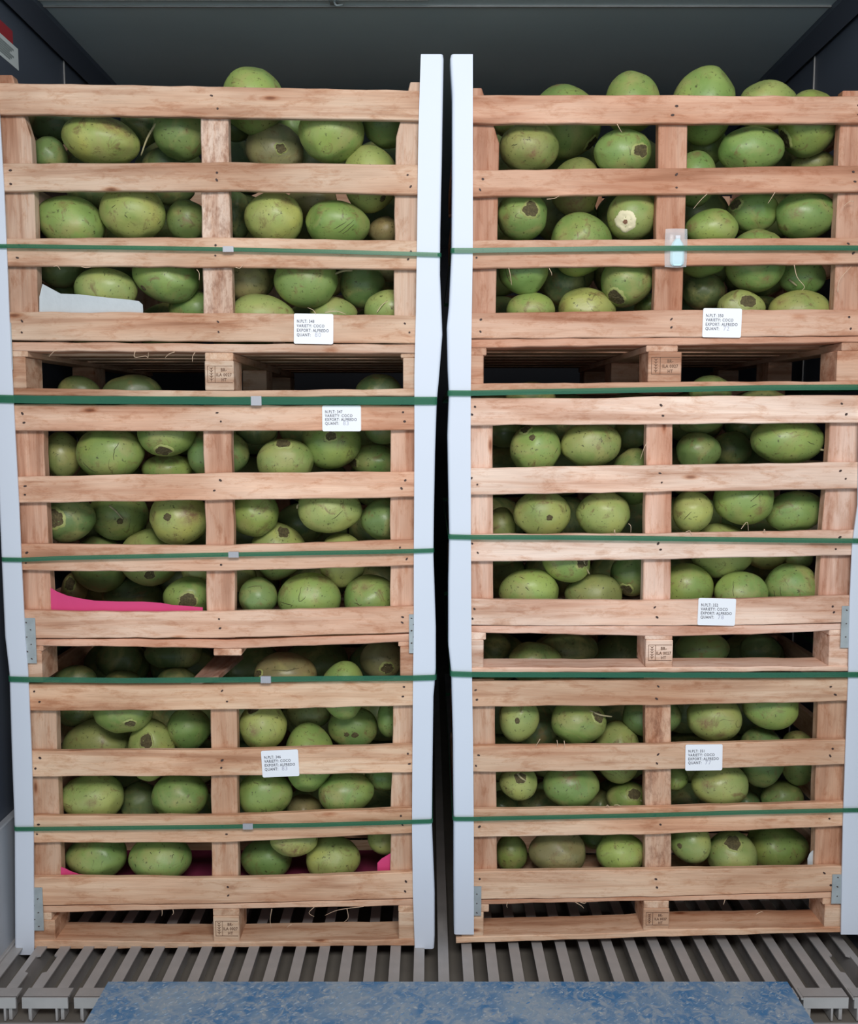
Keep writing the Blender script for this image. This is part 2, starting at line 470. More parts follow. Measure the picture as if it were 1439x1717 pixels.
# cast end plates that close pairs of rails, with the drain slots left open between them
def end_plate(x0, x1):
    V, Fc = box_geo(x0, x1, -0.222, -0.186, -0.004, 0.0015)
    box_geo(x0, x1, -0.226, -0.220, -0.026, 0.0015, V, Fc)
    for xx in (x0+0.012, x1-0.02):
        box_geo(xx, xx+0.008, -0.220, -0.19, -0.058, -0.004, V, Fc)
    mesh_obj('end_plate', V, Fc, ALU, floor)
k = XL + 0.03
for x0, x1 in ((-1.098, -0.993), (-0.978, -0.868), (-0.853, -0.61), (-0.595, -0.35), (-0.335, -0.09), (-0.075, 0.17), (0.185, 0.43), (0.445, 0.69), (0.705, 0.888), (0.900, 1.008), (1.022, 1.13)):
    end_plate(x0, x1)
struct(box('trim_8', XL-0.06, XR+0.06, -0.228, -0.150, -0.11, -0.062, GUTTER, bev=0))
struct(box('trim_9', XL-0.06, XR+0.06, -0.300, -0.228, -0.11, -0.0585, ALU, bev=0.003))
struct(box('trim_10', XL-0.06, XR+0.06, -0.36, -0.300, -0.5, -0.10, GUTTER, bev=0.003))

# blue checker-plate dock leveller lip
def dock_plate():
    root = empty('dock_plate', (0, -0.16, 0.002))
    tag(root, 'worn blue steel dock plate with raised tread at the container sill', 'dock plate')
    xl, xr, ya, yb = PLATE
    def zt(y): return 0.014 + (ya - y) * 0.0
    V = [(xl, ya, 0.002), (xr, ya, 0.002), (xr, yb, 0.002), (xl, yb, 0.002), (xl, ya-0.012, 0.014), (xr, ya-0.012, 0.014), (xr, yb, 0.016), (xl, yb, 0.016)]
    Fc = [(0,3,2,1),(4,5,6,7),(0,1,5,4),(1,2,6,5),(2,3,7,6),(3,0,4,7)]
    mesh_obj('plate', V, Fc, BLUE, root)
    V, Fc = [], []
    p = 0.021
    rr = random.Random(3)
    ny = int((ya - 0.03 - (-0.62)) / p); nx = int((xr-xl-0.03)/p)
    for j in range(ny):
        for i in range(nx):
            x = xl + 0.02 + i*p + (p/2 if j % 2 else 0) + rr.uniform(-.0015, .0015); y = ya - 0.035 - j*p + rr.uniform(-.0015, .0015)
            if x > xr-0.015 or rr.random() < 0.22: continue
            a = math.radians(45 if (i+j) % 2 else 38) 
            ca, sa = math.cos(a), math.sin(a); L, w = 0.0085, 0.0026
            b = len(V); z = 0.0142
            V += [(x-ca*L, y-sa*L, z), (x+sa*w, y-ca*w, z), (x+ca*L, y+sa*L, z), (x-sa*w, y+ca*w, z), (x, y, z+0.0017)]
            Fc += [(b, b+1, b+4), (b+1, b+2, b+4), (b+2, b+3, b+4), (b+3, b, b+4)]
    idx = [0 if rr.random() < 0.93 else 1 for _ in range(len(Fc)//4) for _ in range(4)]
    o = mesh_obj('tread', V, Fc, [BLUE, BLUE_WORN], root, mat_idx=idx)
    o['kind'] = 'stuff'
PLATE = (-0.7851, 0.877, -0.1683, -1.3)
dock_plate()

# warning sticker on the left wall
st = empty('wall_sticker', (XL+0.001, 0.3, 2.33))
tag(st, 'white printed sticker with dark red band high on the left container wall', 'sticker')
SY0, SY1, SZ0, SZ1 = 0.1196, 0.3268, 2.3330, 2.3903
STK_W = simple('sticker_white', (0.62, 0.66, 0.66), 0.5)
STK_R = simple('sticker_red', (0.35, 0.03, 0.04), 0.5)
STK_G = simple('sticker_grey_print', (0.25, 0.28, 0.28), 0.6)
box('paper_panel', XL, XL+0.0015, SY0, SY1, SZ0, SZ1, STK_W, st, bev=0)
box('red_band', XL, XL+0.0012, SY0, SY1-0.03, SZ1, SZ1+0.035, STK_R, st, bev=0)
V, Fc = [], []
for r in range(6):
    z = SZ1 - 0.012 - r*(SZ1-SZ0-0.02)/6
    box_geo(XL+0.0015, XL+0.002, SY0+0.01, SY1-0.03-0.012*(r % 3), z-0.005, z, V, Fc)
mesh_obj('print_lines', V, Fc, STK_G, st)

# small steel hook under the ceiling
hk = empty('ceiling_hook', (-0.262, 0.36, 2.53))
tag(hk, 'small steel hook fixed to the ceiling panel joint', 'hook')
box('hook_plate', -0.275, -0.250, 0.350, 0.385, 2.528, 2.536, ZINC, hk, bev=0.001)
V, Fc = [], []
tube_geo(smooth_pts([(-0.262, 0.365, 2.53), (-0.255, 0.36, 2.518), (-0.238, 0.37, 2.524)]), [0.003]*11, V, Fc)
mesh_obj('hook_loop', V, Fc, ZINC, hk, smooth=True)

# ------------------------------------------------------------------ crates
T_SL = 0.018
DEPTH = 1.10
TINTS = {'L1': (0.72, 0.54, 0.41), 'L2': (0.83, 0.575, 0.43), 'L3': (0.80, 0.585, 0.42),
         'R1': (0.68, 0.435, 0.315), 'R2': (0.93, 0.72, 0.60), 'R3': (0.78, 0.565, 0.41)}
CR_LABEL = {
 'L1': 'slatted wooden crate topmost of the left stack, coconuts heaped above its rim',
 'L2': 'slatted wooden crate in the middle of the left stack with pink sheet inside',
 'L3': 'slatted wooden crate at the foot of the left stack, label on second slat',
 'R1': 'slatted wooden crate topmost of the right stack with clear pouch on its centre post',
 'R2': 'slatted wooden crate in the middle of the right stack, pale pinkish slats',
 'R3': 'slatted wooden crate at the foot of the right stack, label on second slat'}
nail_me = None
def nail(x, z, y, parent, r=0.003):
    global nail_me
    if nail_me is None:
        V, Fc = [], []
        for k in range(8):
            a = k*math.pi/4
            V.append((math.cos(a), 0, math.sin(a)*0.8)); 
        for k in range(8):
            a = k*math.pi/4
            V.append((math.cos(a), 1, math.sin(a)*0.8))
        Fc = [tuple(range(8)), tuple(range(15, 7, -1))] + [(k, (k+1) % 8, 8+(k+1) % 8, 8+k) for k in range(8)]
        nail_me = bpy.data.meshes.new('nail'); nail_me.from_pydata(V, [], Fc); nail_me.materials.append(NAIL)
    o = bpy.data.objects.new('nail', nail_me)
    p = Vector((0, 0, 0)); q = parent
    while q is not None: p += q.location; q = q.parent
    o.location = Vector((x, y, z)) - p
    o.rotation_euler = (0, RND.uniform(-1, 1), 0)
    o.scale = (r*RND.uniform(0.8, 1.5), 0.002, r*RND.uniform(0.8, 1.2))
    link(o, parent)

def tint(base, lo=0.92, hi=1.06):
    f = RND.uniform(lo, hi); h = RND.uniform(-0.025, 0.025)
    return (min(1, base[0]*f), base[1]*f*(1+h), base[2]*f*(1+2*h))

def font_mesh(name, text, size, mat, parent, loc, rotz=0.0, extrude=0.0003, align='LEFT', mesh_rot=0.0, squeeze=1.0, bold=0.0):
    cu = bpy.data.curves.new(name, 'FONT')
    cu.body = text; cu.size = size; cu.extrude = extrude; cu.align_x = align; cu.resolution_u = 2
    cu.offset = bold; cu.space_character = 1.12
    tmp = bpy.data.objects.new(name, cu)
    COL.objects.link(tmp)
    dg = bpy.context.evaluated_depsgraph_get()
    me = bpy.data.meshes.new_from_object(tmp.evaluated_get(dg))
    bpy.data.objects.remove(tmp)
    c, s = math.cos(mesh_rot), math.sin(mesh_rot)
    for v in me.vertices:
        x, y, z = v.co; x *= squeeze
        v.co = (x*c - y*s, -z, x*s + y*c)
    me.materials.clear(); me.materials.append(mat)
    o = bpy.data.objects.new(name, me)
    p = Vector((0, 0, 0)); q = parent
    while q is not None: p += q.location; q = q.parent
    o.location = Vector(loc) - p
    return link(o, parent)

CRATES = {'L1': {'blocks': [(-1.0678, -1.004, 1.4605, 1.5377), (-0.5582, -0.4862, 1.4553, 1.5286), (-0.0645, -0.023, 1.459, 1.5355)],
        'bottom': [((-1.0677, 1.4604), (-1.0685, 1.4427)), ((-0.5039, 1.453), (-0.5043, 1.4368)), ((-0.02, 1.4596), (-0.02, 1.4412))],
        'brackets': [(-1.048, -1.0322, 1.5058, 1.621)],
        'deck': [((-1.064, 1.5749), (-1.065, 1.553)), ((-0.5022, 1.5698), (-0.5026, 1.5486)), ((-0.017, 1.5691), (-0.017, 1.5457))],
        'label': (-0.2851, 1.6057, 0.0973, 0.0737, -0.0175, '348', '80'),
        'posts': [[((-1.0769, 2.2154), (-1.0132, 2.2154)), ((-1.0806, 2.0696), (-0.9735, 2.0696)), ((-1.086, 1.8849), (-0.9715, 1.8849)), ((-1.0912, 1.7046), (-0.9728, 1.7046)), ((-1.0938, 1.5804), (-0.9748, 1.5804))],
                  [((-0.5548, 2.1819), (-0.4881, 2.1819)), ((-0.5574, 2.0696), (-0.4904, 2.0696)), ((-0.5603, 1.8849), (-0.4912, 1.8849)), ((-0.56, 1.7046), (-0.4875, 1.7046)), ((-0.5615, 1.5775), (-0.4886, 1.5775))],
                  [((-0.0457, 2.1987), (0.0123, 2.1987)), ((-0.0809, 2.0696), (0.0124, 2.0696)), ((-0.0844, 1.8849), (0.0125, 1.8849)), ((-0.0866, 1.7046), (0.0067, 1.7046)), ((-0.0885, 1.5745), (0.0037, 1.5745))]],
        'slats': [([((-1.0725, 2.1917), (-1.0759, 2.119)), ((-0.7619, 2.187), (-0.7643, 2.1155)), ((-0.4886, 2.1829), (-0.4901, 2.1116)), ((-0.0065, 2.1732), (-0.0065, 2.1032))], [(-1.0434, 2.1726), (-1.0418, 2.1459), (-0.5254, 2.1617), (-0.5113, 2.1314), (-0.012, 2.1541), (-0.016, 2.1283)]),
                  ([((-1.0782, 2.0028), (-1.0812, 1.9379)), ((-0.4923, 2.0056), (-0.4937, 1.9389)), ((-0.0065, 1.9986), (-0.0065, 1.929))], [(-1.0187, 1.9864), (-1.0193, 1.9544), (-0.5161, 1.9809), (-0.517, 1.9635), (-0.052, 1.9756), (-0.0446, 1.9481)]),
                  ([((-1.0746, 1.8249), (-1.0776, 1.759)), ((-0.496, 1.8271), (-0.4975, 1.7559)), ((-0.0066, 1.8185), (-0.0066, 1.7497))], [(-1.0044, 1.8083), (-1.0104, 1.7782), (-0.5233, 1.808), (-0.5244, 1.7834), (-0.0443, 1.7932), (-0.0511, 1.7746)]),
                  ([((-1.0737, 1.648), (-1.0768, 1.5798)), ((-0.4998, 1.6444), (-0.5012, 1.5753)), ((-0.014, 1.6386), (-0.014, 1.5699))], [(-1.0056, 1.625), (-1.0073, 1.5974), (-0.5214, 1.6234), (-0.5204, 1.5984), (-0.0598, 1.6192), (-0.0483, 1.5974)])],
        'stringers': [(-1.0632, -0.998, 1.5377, 1.5527), (-0.5573, -0.4869, 1.5286, 1.5483), (-0.0704, -0.023, 1.5355, 1.5454)],
        'x0': -1.0747,
        'x1': -0.0084,
        'zb': 1.4553},
 'L2': {'blocks': [(-1.0605, -0.9932, 0.7111, 0.792), None, (-0.0741, -0.0298, 0.7267, 0.8045)],
        'bottom': None,
        'brackets': [(-1.0376, -1.0028, 0.7627, 0.8804), (-0.0508, -0.0328, 0.7891, 0.8897)],
        'deck': [((-1.0604, 0.8236), (-1.061, 0.8081)), ((-0.792, 0.8236), (-0.7927, 0.8042)), ((-0.5176, 0.822), (-0.5181, 0.7987)), ((-0.0221, 0.8383), (-0.0221, 0.8174))],
        'label': (-0.2178, 1.3858, 0.0967, 0.064, -0.0, '347', '83'),
        'posts': [[((-1.074, 1.4208), (-0.9678, 1.4208)), ((-1.0734, 1.2982), (-0.9711, 1.2982)), ((-1.0722, 1.1166), (-0.9707, 1.1166)), ((-1.0734, 0.9477), (-0.9689, 0.9477)), ((-1.0726, 0.8234), (-0.9698, 0.8234))],
                  [((-0.5666, 1.4193), (-0.4963, 1.4193)), ((-0.5687, 1.2982), (-0.4987, 1.2982)), ((-0.5681, 1.1166), (-0.4971, 1.1166)), ((-0.5699, 0.9477), (-0.4972, 0.9477)), ((-0.5712, 0.8234), (-0.4991, 0.8234))],
                  [((-0.0966, 1.4178), (0.0007, 1.4178)), ((-0.0976, 1.2982), (0.0008, 1.2982)), ((-0.0984, 1.1166), (-0.0023, 1.1166)), ((-0.099, 0.9477), (-0.0023, 0.9477)), ((-0.0989, 0.8359), (-0.0023, 0.8359))]],
        'slats': [([((-1.069, 1.4205), (-1.0719, 1.3545)), ((-0.5045, 1.4183), (-0.5058, 1.3546)), ((-0.0141, 1.4176), (-0.0142, 1.3569))], [(-1.0141, 1.3979), (-1.0109, 1.3752), (-0.5284, 1.3996), (-0.5195, 1.3782), (-0.0648, 1.4011), (-0.0609, 1.3784)]),
                  ([((-1.068, 1.239), (-1.0708, 1.1737)), ((-0.508, 1.2488), (-0.5094, 1.1812)), ((-0.0142, 1.2534), (-0.0142, 1.1889))], [(-1.0146, 1.2165), (-1.0161, 1.1949), (-0.5239, 1.2311), (-0.5396, 1.2055), (-0.0595, 1.231), (-0.069, 1.2107)]),
                  ([((-1.0633, 1.0693), (-1.0662, 1.0023)), ((-0.7529, 1.067), (-0.7549, 1.0)), ((-0.5117, 1.0662), (-0.5131, 1.0006)), ((-0.0143, 1.0814), (-0.0143, 1.0152))], [(-1.0173, 1.0479), (-1.0208, 1.0212), (-0.5231, 1.0405), (-0.5266, 1.0168), (-0.0734, 1.061), (-0.0563, 1.032)]),
                  ([((-1.0645, 0.9002), (-1.0676, 0.8269)), ((-0.7885, 0.8941), (-0.7906, 0.8279)), ((-0.5153, 0.8956), (-0.5167, 0.8279)), ((-0.0144, 0.911), (-0.0144, 0.8423))], [(-1.0119, 0.8709), (-1.0091, 0.8465), (-0.5349, 0.8773), (-0.5327, 0.8535), (-0.0673, 0.8825), (-0.0683, 0.8683)])],
        'stringers': [(-1.0562, -0.989, 0.792, 0.8078), (-0.5524, -0.4806, 0.7803, 0.7984), (-0.0786, -0.0298, 0.8045, 0.8171)],
        'x0': -1.0662,
        'x1': -0.0142,
        'zb': 0.7111},
 'L3': {'blocks': [(-1.0621, -0.9867, 0.0121, 0.0694), (-0.5691, -0.5007, 0.008, 0.0809), (-0.0802, -0.0275, 0.0154, 0.0924)],
        'bottom': [((-1.0588, 0.0161), (-1.0598, -0.0088)), ((-0.8168, 0.0128), (-0.8174, -0.0079)), ((-0.5338, 0.0094), (-0.5341, -0.0035)), ((-0.0212, 0.0194), (-0.0212, 0.0007))],
        'brackets': [(-1.0487, -1.0128, 0.0452, 0.1633)],
        'deck': [((-1.0656, 0.1083), (-1.0664, 0.0902)), ((-0.5323, 0.1149), (-0.5326, 0.1012)), ((-0.0274, 0.1296), (-0.0274, 0.1099))],
        'label': (-0.3844, 0.4987, 0.0956, 0.0709, 0.0454, '346', '83'),
        'posts': [[((-1.0653, 0.7042), (-0.9652, 0.7042)), ((-1.0675, 0.5791), (-0.9669, 0.5791)), ((-1.0703, 0.4029), (-0.9694, 0.4029)), ((-1.0728, 0.229), (-0.9699, 0.229)), ((-1.0747, 0.1074), (-0.9722, 0.1074))],
                  [((-0.5647, 0.7027), (-0.4969, 0.7027)), ((-0.5662, 0.5791), (-0.4985, 0.5791)), ((-0.5698, 0.4029), (-0.5012, 0.4029)), ((-0.5721, 0.229), (-0.5031, 0.229)), ((-0.5732, 0.1091), (-0.5038, 0.1091))],
                  [((-0.0932, 0.7121), (-0.0054, 0.7121)), ((-0.094, 0.5791), (-0.0054, 0.5791)), ((-0.099, 0.4029), (-0.0086, 0.4029)), ((-0.1018, 0.2487), (-0.0102, 0.2487)), ((-0.1032, 0.1239), (-0.0102, 0.1239))]],
        'slats': [([((-1.0575, 0.707), (-1.0604, 0.6372)), ((-0.5192, 0.7078), (-0.5206, 0.6394)), ((-0.0176, 0.7179), (-0.0176, 0.6513))], [(-1.0131, 0.6885), (-1.0006, 0.6613), (-0.531, 0.6903), (-0.5189, 0.6621), (-0.0643, 0.7005), (-0.0671, 0.6753)]),
                  ([((-1.0619, 0.5302), (-1.0647, 0.4622)), ((-0.5228, 0.5345), (-0.5242, 0.4642)), ((-0.0177, 0.5472), (-0.0177, 0.4741))], [(-1.0054, 0.5127), (-1.0183, 0.4844), (-0.5347, 0.5064), (-0.5375, 0.4864), (-0.0546, 0.5239), (-0.0507, 0.4969)]),
                  ([((-1.063, 0.356), (-1.066, 0.2837)), ((-0.5264, 0.3573), (-0.5279, 0.2847)), ((-0.0209, 0.3781), (-0.021, 0.311))], [(-1.0164, 0.334), (-1.0213, 0.3079), (-0.5379, 0.3295), (-0.5275, 0.3079), (-0.0731, 0.3574), (-0.0692, 0.3336)]),
                  ([((-1.0668, 0.1905), (-1.07, 0.1127)), ((-0.53, 0.1864), (-0.5314, 0.1183)), ((-0.1865, 0.197), (-0.187, 0.1276)), ((-0.0211, 0.2068), (-0.0211, 0.1334))], [(-1.0174, 0.161), (-1.0198, 0.1434), (-0.5271, 0.164), (-0.5264, 0.1412), (-0.0604, 0.1792), (-0.0625, 0.1521)])],
        'stringers': [(-1.0583, -0.9954, 0.0694, 0.0899), (-0.5693, -0.5002, 0.0809, 0.1009), (-0.0809, -0.0275, 0.0924, 0.1096)],
        'x0': -1.0623,
        'x1': -0.0193,
        'zb': 0.008},
 'R1': {'blocks': [(0.072, 0.1358, 1.4708, 1.5414), (0.5451, 0.6282, 1.476, 1.5502), (1.0152, 1.0864, 1.4774, 1.5531)],
        'bottom': [((0.066, 1.4707), (0.0661, 1.4508)), ((0.5643, 1.4751), (0.5648, 1.453)), ((1.0832, 1.4776), (1.0841, 1.4589))],
        'brackets': [],
        'deck': [((0.0658, 1.581), (0.0658, 1.5603)), ((0.5624, 1.5851), (0.5629, 1.5661)), ((1.0797, 1.5888), (1.0803, 1.5734))],
        'label': (0.7236, 1.6202, 0.0958, 0.0707, -0.014, '350', '72'),
        'posts': [[((0.0703, 2.1847), (0.1284, 2.1847)), ((0.0678, 2.0555), (0.1728, 2.0555)), ((0.0683, 1.8777), (0.1689, 1.8777)), ((0.0658, 1.7118), (0.1664, 1.7118)), ((0.0662, 1.5833), (0.1643, 1.5833))],
                  [((0.5609, 2.1679), (0.6306, 2.1679)), ((0.5621, 2.0555), (0.6321, 2.0555)), ((0.5604, 1.8777), (0.6324, 1.8777)), ((0.5599, 1.7118), (0.6294, 1.7118)), ((0.5598, 1.5877), (0.6296, 1.5877))],
                  [((1.0075, 2.1791), (1.08, 2.1791)), ((1.0025, 2.0555), (1.0827, 2.0555)), ((1.0053, 1.8849), (1.0875, 1.8849)), ((1.0066, 1.7118), (1.0924, 1.7118)), ((1.0086, 1.5907), (1.0948, 1.5907))]],
        'slats': [([((0.067, 2.1635), (0.0672, 2.0967)), ((0.5481, 2.1629), (0.5496, 2.0967)), ((1.0668, 2.1607), (1.0696, 2.0974))], [(0.0986, 2.1465), (0.0939, 2.1141), (0.5989, 2.1372), (0.5896, 2.1162), (1.0383, 2.1391), (1.0395, 2.1174)]),
                  ([((0.0675, 1.9873), (0.0677, 1.9237)), ((0.5521, 1.9915), (0.5535, 1.9301)), ((1.0741, 1.9986), (1.0769, 1.9372))], [(0.1312, 1.9657), (0.1246, 1.9405), (0.6025, 1.9767), (0.6035, 1.9458), (1.0327, 1.9828), (1.0377, 1.9599)]),
                  ([((0.068, 1.8202), (0.0681, 1.7526)), ((0.556, 1.8225), (0.5575, 1.7583)), ((1.0818, 1.8276), (1.0846, 1.7648))], [(0.1326, 1.7972), (0.1167, 1.7784), (0.5961, 1.8017), (0.5988, 1.7749), (1.0279, 1.812), (1.0412, 1.7893)]),
                  ([((0.0655, 1.6444), (0.0657, 1.5814)), ((0.56, 1.6509), (0.5615, 1.5854)), ((1.0896, 1.6541), (1.0926, 1.5891))], [(0.1282, 1.6288), (0.1272, 1.5993), (0.5988, 1.6296), (0.5993, 1.6097), (1.0376, 1.6347), (1.0427, 1.6067)])],
        'stringers': [(0.0719, 0.143, 1.5414, 1.56), (0.5399, 0.6184, 1.5502, 1.5658), (1.0255, 1.0847, 1.5531, 1.5731)],
        'x0': 0.067,
        'x1': 1.0781,
        'zb': 1.4708},
 'R2': {'blocks': [(0.0741, 0.1398, 0.747, 0.8216), (0.5552, 0.6247, 0.7494, 0.8216), (1.0252, 1.0756, 0.7517, 0.8324)],
        'bottom': [((0.0741, 0.7489), (0.0741, 0.7364)), ((0.5811, 0.7504), (0.5814, 0.738)), ((1.0819, 0.7536), (1.0825, 0.7403))],
        'brackets': [(1.05, 1.085, 0.8031, 0.9112)],
        'deck': [((0.0738, 0.8588), (0.0739, 0.8428)), ((0.5793, 0.8577), (0.58, 0.8307)), ((0.8229, 0.8593), (0.8237, 0.836)), ((1.0814, 0.8654), (1.0822, 0.8484))],
        'label': (0.7317, 0.896, 0.0956, 0.0698, -0.0209, '352', '78'),
        'posts': [[((0.0636, 1.4371), (0.1608, 1.4371)), ((0.0639, 1.3132), (0.161, 1.3132)), ((0.0658, 1.147), (0.1621, 1.147)), ((0.0678, 0.9786), (0.1632, 0.9786)), ((0.0697, 0.8577), (0.1646, 0.8577))], [((0.5482, 1.4386), (0.6125, 1.4386)), ((0.5488, 1.3207), (0.614, 1.3207)), ((0.5494, 1.147), (0.6163, 1.147)), ((0.5478, 0.9786), (0.6179, 0.9786)), ((0.549, 0.8577), (0.6194, 0.8577))],
                  [((1.0088, 1.4416), (1.0956, 1.4416)), ((1.0087, 1.3207), (1.098, 1.3207)), ((1.0025, 1.1546), (1.0963, 1.1546)), ((0.9971, 0.9863), (1.0915, 0.9863)), ((0.9989, 0.864), (1.0907, 0.864))]],
        'slats': [([((0.0631, 1.4365), (0.0633, 1.3684)), ((0.4165, 1.4359), (0.4176, 1.3702)), ((0.5649, 1.44), (0.5665, 1.3717)), ((1.0918, 1.4429), (1.0948, 1.3747))], [(0.1147, 1.4145), (0.1068, 1.3954), (0.5782, 1.4184), (0.5836, 1.3925), (1.0283, 1.4223), (1.0406, 1.396)]),
                  ([((0.0636, 1.2609), (0.0637, 1.1934)), ((0.5688, 1.269), (0.5704, 1.2018)), ((1.0887, 1.2768), (1.0917, 1.2099))], [(0.1066, 1.2365), (0.1214, 1.2204), (0.5795, 1.2489), (0.5844, 1.2255), (1.032, 1.2548), (1.046, 1.2349)]),
                  ([((0.067, 1.0943), (0.0672, 1.0254)), ((0.5729, 1.0958), (0.5744, 1.0299)), ((1.0858, 1.1058), (1.0887, 1.0411))], [(0.1092, 1.0712), (0.1233, 1.0477), (0.5792, 1.0711), (0.5857, 1.0557), (1.0378, 1.0872), (1.0286, 1.0572)]),
                  ([((0.0705, 0.9287), (0.0707, 0.8609)), ((0.5768, 0.9249), (0.5784, 0.859)), ((0.8041, 0.9295), (0.8063, 0.8617)), ((1.0811, 0.9381), (1.0841, 0.8685))], [(0.1156, 0.9035), (0.111, 0.8784), (0.5744, 0.9076), (0.5808, 0.8819), (1.0269, 0.9097), (1.0306, 0.8948)])],
        'stringers': [(0.077, 0.1457, 0.8216, 0.8425), (0.5531, 0.6233, 0.8216, 0.8357), (1.024, 1.0743, 0.8324, 0.8481)],
        'x0': 0.066,
        'x1': 1.0869,
        'zb': 0.747},
 'R3': {'blocks': [(0.0857, 0.1438, 0.0237, 0.0916), (0.5649, 0.6331, 0.041, 0.1023), (1.0422, 1.0941, 0.0485, 0.1122)],
        'bottom': [((0.0715, 0.0233), (0.0716, 0.0071)), ((0.5348, 0.0375), (0.5351, 0.0227)), ((0.5975, 0.0444), (0.5979, 0.0251)), ((1.1028, 0.0524), (1.1034, 0.0383))],
        'brackets': [(0.1038, 0.1371, 0.0864, 0.1666), (1.0551, 1.0959, 0.1192, 0.1992)],
        'deck': [((0.0854, 0.125), (0.0855, 0.1132)), ((0.5961, 0.1341), (0.5964, 0.1227)), ((1.0999, 0.1493), (1.1008, 0.1296))],
        'label': (0.7098, 0.5146, 0.0955, 0.0693, 0.014, '351', '77'),
        'posts': [[((0.0716, 0.7074), (0.1702, 0.7074)), ((0.0735, 0.5903), (0.1719, 0.5903)), ((0.0771, 0.419), (0.1753, 0.419)), ((0.0808, 0.2487), (0.178, 0.2487)), ((0.0828, 0.1206), (0.1805, 0.1206))], [((0.5598, 0.7137), (0.6253, 0.7137)), ((0.5622, 0.5903), (0.6282, 0.5903)), ((0.5648, 0.419), (0.6333, 0.419)), ((0.5685, 0.2487), (0.6371, 0.2487)), ((0.5712, 0.1272), (0.6398, 0.1272))],
                  [((1.0062, 0.7184), (1.1032, 0.7184)), ((1.0077, 0.603), (1.1052, 0.603)), ((1.0097, 0.4351), (1.1094, 0.4351)), ((1.0149, 0.265), (1.1105, 0.265)), ((1.0182, 0.1421), (1.1127, 0.1421))]],
        'slats': [([((0.0742, 0.7129), (0.0743, 0.6479)), ((0.5816, 0.7187), (0.5832, 0.6513)), ((1.095, 0.7239), (1.0976, 0.663))], [(0.1197, 0.6922), (0.1231, 0.6669), (0.5882, 0.7018), (0.5846, 0.6693), (1.0306, 0.7009), (1.043, 0.6801)]),
                  ([((0.0747, 0.5424), (0.0749, 0.4735)), ((0.5856, 0.548), (0.5871, 0.4802)), ((1.0959, 0.5615), (1.0988, 0.4948))], [(0.1282, 0.5198), (0.1216, 0.4917), (0.5919, 0.522), (0.5895, 0.4981), (1.0422, 0.5373), (1.0366, 0.5183)]),
                  ([((0.0783, 0.3733), (0.0785, 0.2992)), ((0.5895, 0.3789), (0.5912, 0.3068)), ((1.0954, 0.395), (1.0982, 0.3299))], [(0.133, 0.3519), (0.1311, 0.328), (0.5884, 0.3602), (0.6025, 0.3339), (1.0465, 0.3735), (1.0414, 0.35)]),
                  ([((0.0819, 0.2052), (0.0821, 0.1276)), ((0.5934, 0.211), (0.5951, 0.1366)), ((1.0999, 0.2198), (1.1027, 0.1527))], [(0.1326, 0.1861), (0.1287, 0.1479), (0.594, 0.1856), (0.5973, 0.163), (1.034, 0.2023), (1.0527, 0.169)])],
        'stringers': [(0.0887, 0.1578, 0.0916, 0.1129), (0.5657, 0.6316, 0.1023, 0.1224), (1.0362, 1.0926, 0.1122, 0.1293)],
        'x0': 0.0773,
        'x1': 1.0965,
        'zb': 0.0237}}
ROOT = {}
